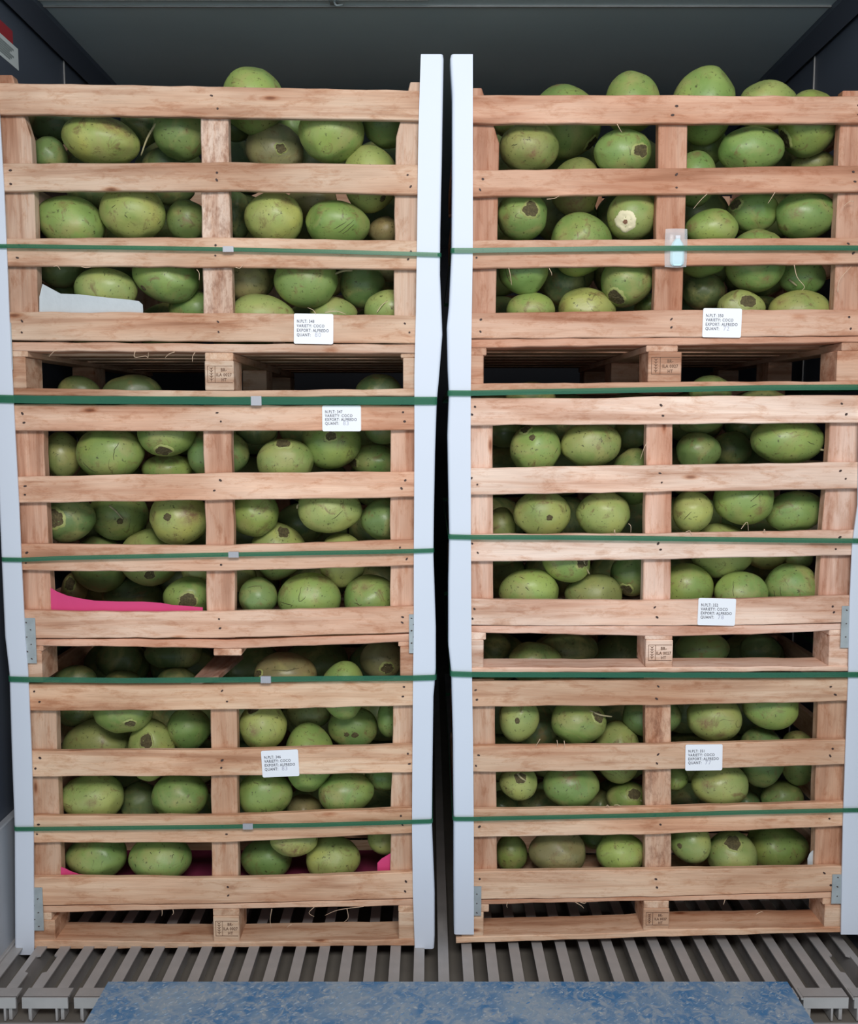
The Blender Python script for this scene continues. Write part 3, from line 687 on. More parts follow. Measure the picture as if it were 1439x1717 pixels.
for ck, cd in CRATES.items():
    x0, x1, zb = cd['x0'], cd['x1'], cd['zb']
    root = empty('slatted_crate', ((x0+x1)/2, DEPTH/2, zb))
    ROOT[ck] = root
    tag(root, CR_LABEL[ck], 'crate', 'slatted pallet crates of coconuts')
    base = TINTS[ck]
    ztops = []
    for si, (secs, nails) in enumerate(cd['slats']):
        col = tint(base)
        s = plank('front_slat', secs, 0.0, T_SL, WOOD_X, root, col, seed=hash((ck, si)) % 999 if False else si*7+ord(ck[0])+ord(ck[1]))
        for nx_, nz_ in nails: nail(nx_, nz_, -0.0012, s)
        zt = sum(p[0][1] for p in secs)/len(secs); zl = sum(p[1][1] for p in secs)/len(secs)
        ztops.append((zl, zt))
        # matching side and rear slats
        for sx in (x0+0.001, x1-0.019):
            box('side_slat', sx, sx+0.018, 0.062, DEPTH-0.062, zl, zt, WOOD_Y, root, tint(base))
        box('rear_slat', x0+0.003, x1-0.003, DEPTH-T_SL, DEPTH, zl, zt, WOOD_X, root, tint(base))
    for pi, secs in enumerate(cd['posts']):
        col = tint((base[0]*0.86, base[1]*0.82, base[2]*0.82))
        if pi == 1 and ck == 'L1': col = (0.74, 0.58, 0.48)
        plank('corner_post' if pi != 1 else 'centre_post', secs, T_SL, 0.032, WOOD_ZD if (pi == 1 and ck in ('L1', 'R3')) else WOOD_Z, root, col, seed=pi+3)
    zl0 = ztops[3][0]; zt0 = ztops[0][1]
    for xa, xb in ((x0+0.02, x0+0.11), ((x0+x1)/2-0.035, (x0+x1)/2+0.035), (x1-0.11, x1-0.02)):
        box('rear_post', xa, xb, DEPTH-T_SL-0.032, DEPTH-T_SL, zl0, zt0, WOOD_Z, root, tint(base))
    for xx in (x0+0.019, x1-0.051):
        box('side_post', xx, xx+0.032, 0.50, 0.58, zl0, zt0, WOOD_Z, root, tint(base))
    # pallet deck
    dz1 = zl0 - 0.0012; 
    secs = cd['deck']
    plank('deck_board', secs, 0.004, 0.095, WOOD_X, root, tint((base[0]*1.0, base[1]*0.93, base[2]*0.92)), seed=5)
    dzb = sum(p[1][1] for p in secs)/len(secs)
    for k in range(1, 8):
        ya = 0.004 + k*0.1425
        if ya + 0.095 > DEPTH: break
        box('deck_board', x0+0.003, x1-0.003, ya, ya+0.095, dzb, dzb+0.017, WOOD_X, root, tint(base))
    # stringers, blocks
    for bi in range(3):
        s = cd['stringers'][bi]
        if s:
            if s[1] > s[0]: box('stringer', s[0], s[1], 0.006, DEPTH-0.01, s[2], s[3], WOOD_Y, root, tint(base), bev=0.002)
        b = cd['blocks'][bi]
        for k, ya in enumerate((0.005, 0.49, DEPTH-0.115)):
            if b is None and k == 0: continue
            bb = b or cd['blocks'][2]
            xa, xb = (bb[0], bb[1]) if b else (s[0], s[1])
            o = box('spacer_block', xa, xb, ya, ya+0.105, bb[2], bb[3], WOOD_X, root, tint((base[0]*0.95, base[1]*0.97, base[2]*0.98)), bev=0.002)
            if k == 0 and bi == 1:
                # heat-treatment stamp burnt on the block end
                w = xb-xa; h = bb[3]-bb[2]
                sx0, sx1 = xa + w*0.10, xb - w*0.04
                sz0, sz1 = bb[2] + h*0.26, bb[2] + h*0.82
                V, Fc = [], []
                yy = (0.0042, 0.0052)
                t = 0.0011
                for zz in (sz0, sz1): box_geo(sx0, sx1, yy[0], yy[1], zz-t/2, zz+t/2, V, Fc)
                xm = lerp(sx0, sx1, 0.30)
                for xx in (sx0, xm): box_geo(xx-t/2, xx+t/2, yy[0], yy[1], sz0, sz1, V, Fc)
                # ear-of-wheat emblem
                xe = (sx0+xm)/2
                box_geo(xe-t/2, xe+t/2, yy[0], yy[1], sz0+0.003, sz1-0.004, V, Fc)
                for q in range(5):
                    zz = sz0 + 0.006 + q*(sz1-sz0-0.014)/4
                    for sg in (-1, 1):
                        bq = len(V)
                        for yq in yy:
                            V += [(xe, yq, zz), (xe+sg*0.0045, yq, zz+0.004), (xe+sg*0.0045, yq, zz+0.0052), (xe, yq, zz+0.0014)]
                        Fc += [(bq, bq+1, bq+2, bq+3), (bq+7, bq+6, bq+5, bq+4)] + [(bq+j, bq+(j+1) % 4, bq+4+(j+1) % 4, bq+4+j) for j in range(4)]
                mesh_obj('stamp_frame', V, Fc, STAMP, o)
                xc = (xm+sx1)/2
                hh = (sz1-sz0)
                for ln, fz in (('BR-', 0.68), ('ILA 0027', 0.38), ('HT', 0.08)):
                    font_mesh('stamp_text', ln, hh*0.27, STAMP, o, (xc, 0.0052, sz0+hh*fz), align='CENTER', squeeze=0.85, bold=0.0004)
    bbd = cd['bottom']
    if bbd:
        plank('bottom_board', bbd, 0.001, 0.095, WOOD_X, root, tint((base[0]*0.97, base[1]*0.95, base[2]*0.93)), seed=9)
        zl_ = sum(p[1][1] for p in bbd)/len(bbd); zt_ = sum(p[0][1] for p in bbd)/len(bbd)
        for ya in (0.49, DEPTH-0.105):
            box('bottom_board', x0+0.01, x1-0.01, ya, ya+0.095, zl_+0.001, zt_, WOOD_X, root, tint(base))
    if ck == 'L2':
        # the broken runner lying askew in the pallet gap
        V = []
        A = [(-0.6121, 0.003, 0.7147), (-0.54, 0.003, 0.7292), (-0.5345, 0.3, 0.7088), (-0.6134, 0.3, 0.7088)]
        for (x, y, z) in A: V.append((x, y, z))
        for (x, y, z) in A: V.append((x, y, z-0.012))
        mesh_obj('broken_runner', V, [(0,1,2,3), (7,6,5,4), (0,4,5,1), (1,5,6,2), (2,6,7,3), (3,7,4,0)], WOOD_Y, root, color=(0.62, 0.42, 0.34))
    for (bx0, bx1, bz0, bz1) in cd['brackets']:
        # nail plate folded round the corner
        V, Fc = box_geo(bx0, bx1, -0.0022, -0.0007, bz0, bz1)
        xo = bx0 if (bx0+bx1)/2 < (x0+x1)/2 else bx1-0.0012
        o = mesh_obj('steel_bracket', V, Fc, ZINC, root)
        w = bx1-bx0; hgt = bz1-bz0
        for q in range(6):
            nail(bx0 + w*(0.35 if q % 2 else 0.65), bz0 + hgt*(0.1+0.16*q), -0.0032, o, 0.0018)
    lb = cd['label']
    if lb:
        x, z, w, h, rot, num, cnt = lb
        c, s = math.cos(rot), math.sin(rot)
        def rp(u, v, y): return (x + u*c - v*s, y, z + u*s + v*c)
        V = []
        r = 0.004
        outline = []
        for (ux, vy, a0) in ((w/2-r, h/2-r, 0), (-w/2+r, h/2-r, 90), (-w/2+r, -h/2+r, 180), (w/2-r, -h/2+r, 270)):
            for k in range(4):
                a = math.radians(a0 + 30*k)
                outline.append((ux + r*math.cos(a), vy + r*math.sin(a)))
        for yq in (-0.0016, -0.0024):
            V += [rp(u, v, yq) for u, v in outline]
        nn = len(outline)
        Fc = [tuple(range(nn)), tuple(range(2*nn-1, nn-1, -1))] + [(k, (k+1) % nn, nn+(k+1) % nn, nn+k) for k in range(nn)]
        pl = mesh_obj('paper_label', V, Fc, LABEL_W, root)
        for k, ln in enumerate(('N.PLT: '+num, 'VARIETY: COCO', 'EXPORT: ALFREDO', 'QUANT:')):
            font_mesh('printed_text', ln, 0.0103, INK, pl, rp(-w/2+0.007, h*0.20 - k*h*0.15, -0.0026), mesh_rot=rot, squeeze=0.82, bold=0.00012)
        font_mesh('handwritten_count', cnt, 0.015, PENCIL, pl, rp(w*0.03, h*0.20 - 3*h*0.15-0.001, -0.0026), mesh_rot=rot)

# loose fibres torn from the boards
def splinter(ck, pts, r=0.0009):
    V, Fc = [], []
    P = smooth_pts(pts, 4)
    tube_geo(P, [r*(1-0.6*i/len(P)) for i in range(len(P))], V, Fc, 5)
    mesh_obj('splinter', V, Fc, STRAW, ROOT[ck], smooth=True)
for ck, pts in [('L1', [(-0.9176, -0.002, 1.554), (-0.9272, -0.004, 1.5511), (-0.9418, -0.002, 1.5379)]), ('L1', [(-0.7271, -0.002, 1.5526), (-0.7285, -0.004, 1.5365), (-0.7024, -0.002, 1.5394), (-0.6961, -0.004, 1.535), (-0.6948, -0.002, 1.5482)]), ('L1', [(-0.6298, -0.002, 1.5496), (-0.6442, -0.004, 1.5438), (-0.6538, -0.002, 1.535)]),
 ('L1', [(-0.5796, -0.002, 1.5482), (-0.5853, -0.004, 1.5379), (-0.5861, -0.002, 1.5248)]), ('L1', [(-0.9216, -0.002, 1.7566), (-0.912, -0.004, 1.758), (-0.9058, -0.002, 1.7494)]), ('L1', [(-0.8542, -0.002, 1.7566), (-0.8419, -0.004, 1.7537), (-0.8309, -0.002, 1.7551)]), ('L1', [(-0.5704, -0.002, 1.7494), (-0.5643, -0.004, 1.7408), (-0.5651, -0.002, 1.7235)]),
 ('L1', [(-0.4751, -0.002, 1.7551), (-0.4645, -0.004, 1.7523), (-0.456, -0.002, 1.7609)]), ('L1', [(-0.2788, -0.002, 1.6412), (-0.2858, -0.004, 1.6514), (-0.2992, -0.002, 1.6572)]), ('L1', [(-0.1287, -0.002, 1.6456), (-0.1167, -0.004, 1.663), (-0.1021, -0.002, 1.6731)]), ('L1', [(-0.2566, -0.002, 1.6456), (-0.227, -0.004, 1.6485), (-0.2052, -0.002, 1.6412)]),
 ('L3', [(-0.4123, -0.002, 0.1049), (-0.4171, -0.004, 0.077), (-0.4147, -0.002, 0.0524)]), ('L3', [(-0.3012, -0.002, 0.1099), (-0.3151, -0.004, 0.0951), (-0.3015, -0.002, 0.0836)]), ('L3', [(-0.1713, -0.002, 0.1115), (-0.2369, -0.004, 0.1033), (-0.2732, -0.002, 0.0869)]), ('L3', [(-0.2152, -0.002, 0.1049), (-0.212, -0.004, 0.082), (-0.2233, -0.002, 0.0688)]),
 ('L3', [(-0.3613, -0.002, 0.0623), (-0.3688, -0.004, 0.059), (-0.374, -0.002, 0.0524)]), ('L3', [(-0.7003, -0.002, 0.1017), (-0.7, -0.004, 0.0918), (-0.7023, -0.002, 0.0853)]), ('L3', [(-0.6721, -0.002, 0.1033), (-0.6702, -0.004, 0.0951), (-0.674, -0.002, 0.0885)]), ('R2', [(0.7871, -0.002, 1.1082), (0.8009, -0.004, 1.1263), (0.8053, -0.002, 1.1037)]),
 ('R2', [(0.8445, -0.002, 1.0991), (0.845, -0.004, 1.1082), (0.8491, -0.002, 1.0991)]), ('R2', [(0.6475, -0.002, 1.1006), (0.6574, -0.004, 1.1037), (0.6627, -0.002, 1.0931)]), ('R2', [(0.467, -0.002, 1.0991), (0.468, -0.004, 1.1067), (0.4701, -0.002, 1.0946)]), ('R2', [(0.5027, -0.002, 1.1218), (0.5084, -0.004, 1.1158), (0.5091, -0.002, 1.0991)]),
 ('R2', [(0.5447, -0.002, 1.3257), (0.5371, -0.004, 1.3108), (0.5292, -0.002, 1.284)]), ('R1', [(0.8965, -0.002, 1.7609), (0.9042, -0.004, 1.7307), (0.9234, -0.002, 1.7091), (0.9172, -0.004, 1.6991)]), ('R1', [(0.678, -0.002, 1.9304), (0.6619, -0.004, 1.9148), (0.6455, -0.002, 1.895)]), ('R1', [(0.8435, -0.002, 1.9346), (0.8346, -0.004, 1.9205), (0.827, -0.002, 1.9077)]),
 ('R1', [(0.1955, -0.002, 1.7537), (0.1998, -0.004, 1.735), (0.2031, -0.002, 1.712)]), ('R1', [(0.295, -0.002, 1.7523), (0.3008, -0.004, 1.7408), (0.3011, -0.002, 1.735)]), ('R1', [(0.2872, -0.002, 1.9176), (0.3058, -0.004, 1.919), (0.3176, -0.002, 1.9261)]), ('R1', [(0.4554, -0.002, 2.0947), (0.461, -0.004, 2.0835), (0.4673, -0.002, 2.0751)]),
 ('R1', [(1.0363, -0.002, 1.912), (1.0253, -0.004, 1.912), (1.0121, -0.002, 1.9006)]), ('R1', [(1.0062, -0.002, 1.6947), (1.0085, -0.004, 1.7235), (1.0372, -0.002, 1.758)]), ('R3', [(0.2866, -0.002, 0.5637), (0.2803, -0.004, 0.5542), (0.2745, -0.002, 0.5432)]), ('R3', [(0.3297, -0.002, 0.5606), (0.3311, -0.004, 0.5495), (0.3299, -0.002, 0.5432)]),
 ('R3', [(0.3481, -0.002, 0.559), (0.3496, -0.004, 0.5463), (0.3469, -0.002, 0.5368)]), ('R3', [(0.4605, -0.002, 0.3822), (0.4631, -0.004, 0.3886), (0.4683, -0.002, 0.379)]), ('R3', [(0.4805, -0.002, 0.387), (0.4894, -0.004, 0.3886), (0.4976, -0.002, 0.3838)]), ('R3', [(0.2056, -0.002, 0.1246), (0.2039, -0.004, 0.1148), (0.2057, -0.002, 0.1082)]),
 ('R3', [(0.3839, -0.002, 0.123), (0.3993, -0.004, 0.1148), (0.406, -0.002, 0.1066)]), ('R3', [(0.3964, -0.002, 0.123), (0.407, -0.004, 0.1213), (0.412, -0.002, 0.123)]), ('R3', [(0.7761, -0.002, 0.1311), (0.7726, -0.004, 0.1213), (0.7718, -0.002, 0.1164)]), ('R3', [(0.8587, -0.002, 0.0902), (0.8718, -0.004, 0.0984), (0.8774, -0.002, 0.0951)])]:
    splinter(ck, pts)

# ------------------------------------------------------------------ white corner protectors
PROT = {'A': (-1,
       [(-0.0195, -1.04, -1.0918), (0.1626, -1.0334, -1.0849), (0.3309, -1.0274, -1.0785), (0.5192, -1.0244, -1.0774), (0.736, -1.0247, -1.0746), (0.8337, -1.0283, -1.0814), (1.0314, -1.0298, -1.0816), (1.1674, -1.0299, -1.0812), (1.354, -1.0321, -1.0826), (1.6394, -1.0342, -1.0831), (1.7373, -1.0338, -1.0846), (1.9393, -1.034, -1.0885), (2.0949, -1.0367, -1.0915), (2.2539, -1.0412, -1.0984)]),
 'B': (1,
       [(-0.003, -0.0372, 0.0133), (0.0316, -0.0384, 0.0149), (0.1479, -0.0421, 0.0148), (0.3277, -0.0441, 0.0077), (0.5002, -0.0429, 0.0092), (0.6751, -0.0412, 0.0115), (0.7484, -0.0404, 0.0175), (0.8584, -0.0387, 0.0174), (1.0435, -0.0384, 0.0113), (1.1644, -0.0374, 0.0127), (1.2991, -0.0365, 0.0152), (1.4249, -0.0363, 0.0193), (1.4909, -0.0362, 0.0253), (1.5915, -0.0337, 0.0331),
        (1.6524, -0.032, 0.0308), (1.7373, -0.0306, 0.0271), (1.843, -0.0288, 0.0277), (1.9998, -0.0268, 0.0311), (2.0865, -0.0252, 0.0324), (2.2457, -0.02, 0.0351), (2.2553, -0.0193, 0.0336)]),
 'C': (-1,
       [(0.0365, 0.1178, 0.0658), (0.1789, 0.1171, 0.0646), (0.3518, 0.116, 0.0642), (0.5619, 0.1132, 0.0621), (0.736, 0.1097, 0.0571), (0.8089, 0.1082, 0.0494), (0.9673, 0.1067, 0.0491), (1.0951, 0.1056, 0.0511), (1.3436, 0.1039, 0.0462), (1.4469, 0.1038, 0.0496), (1.5085, 0.1041, 0.0465), (1.609, 0.1051, 0.0441), (1.6625, 0.1056, 0.0492), (1.7974, 0.1072, 0.0554), (1.9647, 0.1065, 0.0565),
        (2.1615, 0.1056, 0.056), (2.2457, 0.1052, 0.0508), (2.2553, 0.1052, 0.053)]),
 'D': (1, [(0.0365, 1.0825, 1.1349), (0.1789, 1.0787, 1.1317), (0.3406, 1.075, 1.1292), (0.5793, 1.073, 1.1262), (0.7173, 1.0725, 1.1261), (0.9153, 1.0673, 1.1218), (1.0678, 1.0675, 1.1224), (1.169, 1.0767, 1.1297), (1.388, 1.0714, 1.1263), (1.6798, 1.0681, 1.1238), (1.9647, 1.0656, 1.1207), (2.2498, 1.0628, 1.1172)])}
PL = {'A': 'white angle board on the outer left edge of the left stack, beside the wall',
      'B': 'white angle board on the right edge of the left stack, left of the dark gap',
      'C': 'white angle board on the left edge of the right stack, right of the dark gap',
      'D': 'white angle board at the far right edge of the right stack, cut by the frame'}
for key, (sg, secs) in PROT.items():
    V, Fc = [], []
    for (z, xi, xo) in secs:
        r = 0.007; yf = -0.0062; t = 0.0042
        ring = [(xi, yf)]
        for k in range(5):
            a = math.radians(90*k/4)
            ring.append((xo - sg*r + sg*r*math.sin(a), yf + r - r*math.cos(a)))
        ring += [(xo, yf+0.058), (xo - sg*t, yf+0.058), (xo - sg*t, yf+t), (xi, yf+t)]
        V += [(x, y, z) for x, y in ring]
    m = 10
    for k in range(len(secs)-1):
        for j in range(m):
            Fc.append((k*m+j, k*m+(j+1) % m, (k+1)*m+(j+1) % m, (k+1)*m+j))
    Fc.append(tuple(range(m-1, -1, -1))); Fc.append(tuple((len(secs)-1)*m+j for j in range(m)))
    o = mesh_obj('corner_protector', V, Fc, WHITE_PROT)
    tag(o, PL[key], 'corner protector', 'white corner protectors of the stacks')

# ------------------------------------------------------------------ straps
STRAPS = [('L', 0.0095, [(-1.0757, 1.804), (-0.9739, 1.8034), (-0.5289, 1.797), (-0.2321, 1.7906), (0.0269, 1.7835)], (-0.4896, 1.7962)), ('L', 0.0193, [(-1.0776, 1.4343), (-0.9742, 1.4321), (-0.5016, 1.4292), (0.017, 1.4292)], (-0.4277, 1.4292)),
 ('L', 0.0106, [(-1.0759, 1.0323), (-1.0264, 1.0316), (-0.9226, 1.036), (-0.5651, 1.0437), (-0.2679, 1.049), (-0.0383, 1.0535), (0.0098, 1.0551)], (-0.4915, 1.045)), ('L', 0.0138, [(-1.0719, 0.7245), (-1.0195, 0.723), (-0.7732, 0.7206), (-0.5162, 0.7222), (-0.2927, 0.7253), (-0.0403, 0.7269), (0.016, 0.7284)], (-0.4158, 0.7236)),
 ('L', 0.0109, [(-1.0743, 0.3274), (-0.9074, 0.329), (-0.5243, 0.3338), (-0.2972, 0.3386), (-0.044, 0.3466), (0.0069, 0.3482)], (-0.4687, 0.335)), ('R', 0.0117, [(0.056, 1.7935), (0.107, 1.7935), (0.2597, 1.7956), (0.5681, 1.7987), (0.8867, 1.8), (1.1064, 1.7992)], None),
 ('R', 0.0134, [(0.0495, 1.4482), (0.1041, 1.4479), (0.2635, 1.4511), (0.5615, 1.4563), (0.8565, 1.4614), (1.1073, 1.4629)], None), ('R', 0.012, [(0.0517, 1.0898), (0.1056, 1.0888), (0.3079, 1.0883), (0.5701, 1.0853), (0.9134, 1.0811), (1.0784, 1.0796), (1.1188, 1.0792)], None), ('R', 0.0137, [(0.057, 0.7377), (0.1117, 0.7362), (0.5783, 0.7349), (0.8822, 0.7349), (1.1223, 0.7362)], None),
 ('R', 0.0109, [(0.064, 0.3546), (0.1134, 0.3546), (0.5869, 0.3653), (0.8241, 0.3725), (1.1091, 0.3786), (1.1199, 0.3786)], None)]
ON = ('topmost', 'second', 'third', 'fourth', 'lowest')
cnt = {'L': 0, 'R': 0}
for side, w, path, seal in STRAPS:
    i = cnt[side]; cnt[side] += 1
    yf, yb, r, th = -0.0125, DEPTH+0.006, 0.006, 0.0011
    xa, za = path[0]; xb, zb_ = path[-1]
    loop = []
    for (x, z) in path[1:-1]: loop.append((x, yf + (0.0 if True else 0), z))
    L = [(xa+r, yf, za)] + loop + [(xb-r, yf, zb_)]
    L += [(xb+0.001-r*0.3, yf+r*0.3, zb_), (xb+0.002, yf+r, zb_), (xb+0.002, yf+0.07, zb_), (xb+0.001, yb, zb_), (xb-0.02, yb+0.004, zb_)]
    L += [(xa+0.02, yb+0.004, za), (xa-0.001, yb, za), (xa-0.002, yf+0.07, za), (xa-0.002, yf+r, za), (xa-0.001+r*0.3, yf+r*0.3, za)]
    V, Fc = [], []
    cx_ = (xa+xb)/2; cy_ = (yf+yb)/2
    nL = len(L)
    for k, (x, y, z) in enumerate(L):
        px, py, _ = L[k-1]; qx, qy, _ = L[(k+1) % nL]
        tx, ty = qx-px, qy-py; q = math.hypot(tx, ty); nx, ny = ty/q, -tx/q
        V += [(x, y, z+w/2), (x+nx*th, y+ny*th, z+w/2), (x+nx*th, y+ny*th, z-w/2), (x, y, z-w/2)]
    for k in range(nL):
        for j in range(4):
            Fc.append((k*4+j, k*4+(j+1) % 4, ((k+1) % nL)*4+(j+1) % 4, ((k+1) % nL)*4+j))
    o = mesh_obj('strapping_band', V, Fc, STRAP)
    tag(o, f"green plastic strap round the {'left' if side=='L' else 'right'} stack, {ON[i] if i in (0, 4) else ON[i] + ' from the top'}", 'strap', 'green straps round the crate stacks')
    if seal:
        sx, sz = seal
        V, Fc = box_geo(sx-0.013, sx+0.013, yf-0.0035, yf+0.002, sz-w/2-0.002, sz+w/2+0.002)
        for q in range(4): box_geo(sx-0.011+q*0.006, sx-0.0085+q*0.006, yf-0.0045, yf-0.0035, sz-w/2-0.002, sz+w/2+0.002, V, Fc)
        mesh_obj('seal_clip', V, Fc, simple('seal_metal', (0.45, 0.45, 0.48), 0.45, 0.3) if 'seal_metal' not in bpy.data.materials else bpy.data.materials['seal_metal'], o)

# ------------------------------------------------------------------ loose sheets between slats and fruit
def sheet(name, label, cat, outline_top, outline_bot, y, mat, wave=0.001, th=0.0013):
    n = len(outline_top); V, Fc = [], []
    for k in range(n):
        (xt, zt), (xb, zb_) = outline_top[k], outline_bot[k]
        yy = y + wave*math.sin(k*1.3)
        V += [(xt, yy, zt), (xb, y, zb_), (xb, y+th, zb_), (xt, yy+th, zt)]
    for k in range(n-1):
        for j in range(4): Fc.append((k*4+j, k*4+(j+1) % 4, (k+1)*4+(j+1) % 4, (k+1)*4+j))
    Fc += [(3, 2, 1, 0), tuple((n-1)*4+j for j in range(4))]
    o = mesh_obj(name, V, Fc, mat)
    tag(o, label, cat)
for nm, lb, top, bot, y, mt in [('foam_sheet', 'white foam sheet standing in lower left gap of top left crate', [(-0.9682, 1.6858), (-0.9595, 1.7178), (-0.9378, 1.7062), (-0.9146, 1.6938), (-0.8702, 1.6924), (-0.7993, 1.6844), (-0.7432, 1.6793), (-0.7211, 1.6756), (-0.7117, 1.6669), (-0.7113, 1.6537)],
  [(-0.9704, 1.6318), (-0.9629, 1.6318), (-0.9407, 1.6318), (-0.9169, 1.6318), (-0.8724, 1.6318), (-0.8011, 1.6318), (-0.7447, 1.6318), (-0.7224, 1.6318), (-0.7127, 1.6318), (-0.712, 1.6318)], 0.0193, 'white'),
 ('foam_sheet', 'bright pink foam sheet in lower left gap of middle left crate', [(-0.9728, 0.9567), (-0.9535, 0.9444), (-0.9264, 0.9335), (-0.893, 0.9266), (-0.8581, 0.9211), (-0.794, 0.9185), (-0.7329, 0.918), (-0.6871, 0.9149), (-0.6567, 0.9098), (-0.6109, 0.9064), (-0.5804, 0.9033)],
  [(-0.9759, 0.8792), (-0.956, 0.8792), (-0.9284, 0.8792), (-0.8947, 0.8792), (-0.8595, 0.8792), (-0.7952, 0.8792), (-0.734, 0.8792), (-0.6881, 0.8792), (-0.6575, 0.8792), (-0.6115, 0.8792), (-0.5809, 0.8792)], 0.0193, 'pink'),
 ('foam_sheet', 'thin dark pink sheet edge in lower left gap of bottom left crate', [(-0.9751, 0.2104), (-0.9612, 0.2055), (-0.9458, 0.1973), (-0.924, 0.1899), (-0.8723, 0.1842), (-0.8173, 0.1817), (-0.5972, 0.1776)], [(-0.9768, 0.1661), (-0.9627, 0.1661), (-0.9469, 0.1661), (-0.9249, 0.1661), (-0.8729, 0.1661), (-0.8178, 0.1661), (-0.5974, 0.1661)], 0.0193, 'pink'),
 ('foam_sheet', 'small folded pink sheet corner in lower right gap of bottom left crate', [(-0.1365, 0.2151), (-0.1254, 0.2266), (-0.1096, 0.2364), (-0.1001, 0.243)], [(-0.1367, 0.1838), (-0.1256, 0.1838), (-0.1098, 0.1838), (-0.1003, 0.1838)], 0.03, 'pink'),
 ('foam_sheet', 'tiny white sheet corner in lower right gap of bottom right crate', [(1.0015, 0.2266), (1.0065, 0.2397), (1.0125, 0.2479), (1.0218, 0.2512)], [(1.0028, 0.1937), (1.0083, 0.1937), (1.0146, 0.1937), (1.0241, 0.1937)], 0.03, 'white')]:
    sheet(nm, lb, 'foam sheet', top, bot, y, {'pink': PINK, 'white': FOAM}[mt])

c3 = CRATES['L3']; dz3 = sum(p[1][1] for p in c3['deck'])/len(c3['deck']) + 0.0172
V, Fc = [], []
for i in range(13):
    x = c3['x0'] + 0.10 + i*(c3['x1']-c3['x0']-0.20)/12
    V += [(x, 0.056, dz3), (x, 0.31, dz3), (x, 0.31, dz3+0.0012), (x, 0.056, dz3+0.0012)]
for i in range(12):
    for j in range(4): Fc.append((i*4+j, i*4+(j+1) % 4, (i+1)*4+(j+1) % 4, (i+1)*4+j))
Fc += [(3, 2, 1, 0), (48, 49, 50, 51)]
tag(mesh_obj('foam_sheet', V, Fc, simple('shaded_pink_foam', (0.20, 0.02, 0.06), 0.7)), 'shade-darkened pink foam sheet lying flat under the fruit on the bottom left crate floor', 'foam sheet')  # the pink foam again, darkened in colour for the shade under the fruit

# clear pouch with a pale blue vial held under the top right strap
px_, pz_, pw, ph = (0.6055, 1.8013, 0.0556, 0.0936)
pouch = empty('clear_pouch', (px_, -0.002, pz_))
tag(pouch, 'clear plastic pouch with pale blue bottle shaped insert under the top right strap', 'pouch')
def pillow(name, x, z, w, h, y0, d, mat, parent, nx=8, nz=12, pw_=4.0):
    V, Fc = [], []
    for side in (0, 1):
        for j in range(nz+1):
            for i in range(nx+1):
                u, v = i/nx*2-1, j/nz*2-1
                uu, vv = u*math.sqrt(1-0.10*v*v), v*math.sqrt(1-0.06*u*u)
                bulge = max(0, (1-abs(u)**pw_)*(1-abs(v)**pw_))**0.5
                V.append((x+uu*w/2, y0 + (-d*bulge if side == 0 else 0.0) + (0 if side == 0 else 0.0006), z+vv*h/2))
    m = (nx+1)*(nz+1)
    for j in range(nz):
        for i in range(nx):
            a = j*(nx+1)+i
            Fc.append((a, a+1, a+nx+2, a+nx+1)); Fc.append((m+a+nx+1, m+a+nx+2, m+a+1, m+a))
    return mesh_obj(name, V, Fc, mat, parent, smooth=True)
pillow('film_bag', px_, pz_, pw, ph, -0.0012, 0.009, CLEAR, pouch)
prof = [(-0.42, 0.20), (-0.38, 0.28), (-0.30, 0.31), (0.05, 0.31), (0.16, 0.24), (0.24, 0.14), (0.27, 0.12)]
V, Fc = [], []
for v, hw in prof:
    for (sx, yy) in ((-1, -0.0035), (-0.7, -0.0075), (0.7, -0.0075), (1, -0.0035), (0.7, -0.0025), (-0.7, -0.0025)):
        V.append((px_+0.003+sx*hw*pw, yy, pz_ + v*ph - 0.004))
for k in range(len(prof)-1):
    for j in range(6): Fc.append((k*6+j, k*6+(j+1) % 6, (k+1)*6+(j+1) % 6, (k+1)*6+j))
Fc += [tuple(range(5, -1, -1)), tuple((len(prof)-1)*6+j for j in range(6))]
mesh_obj('blue_vial', V, Fc, VIAL, pouch)
box('vial_cap', px_+0.003-0.006, px_+0.003+0.006, -0.0075, -0.003, pz_+0.27*ph-0.004, pz_+0.36*ph-0.004, CAP, pouch, bev=0.001)

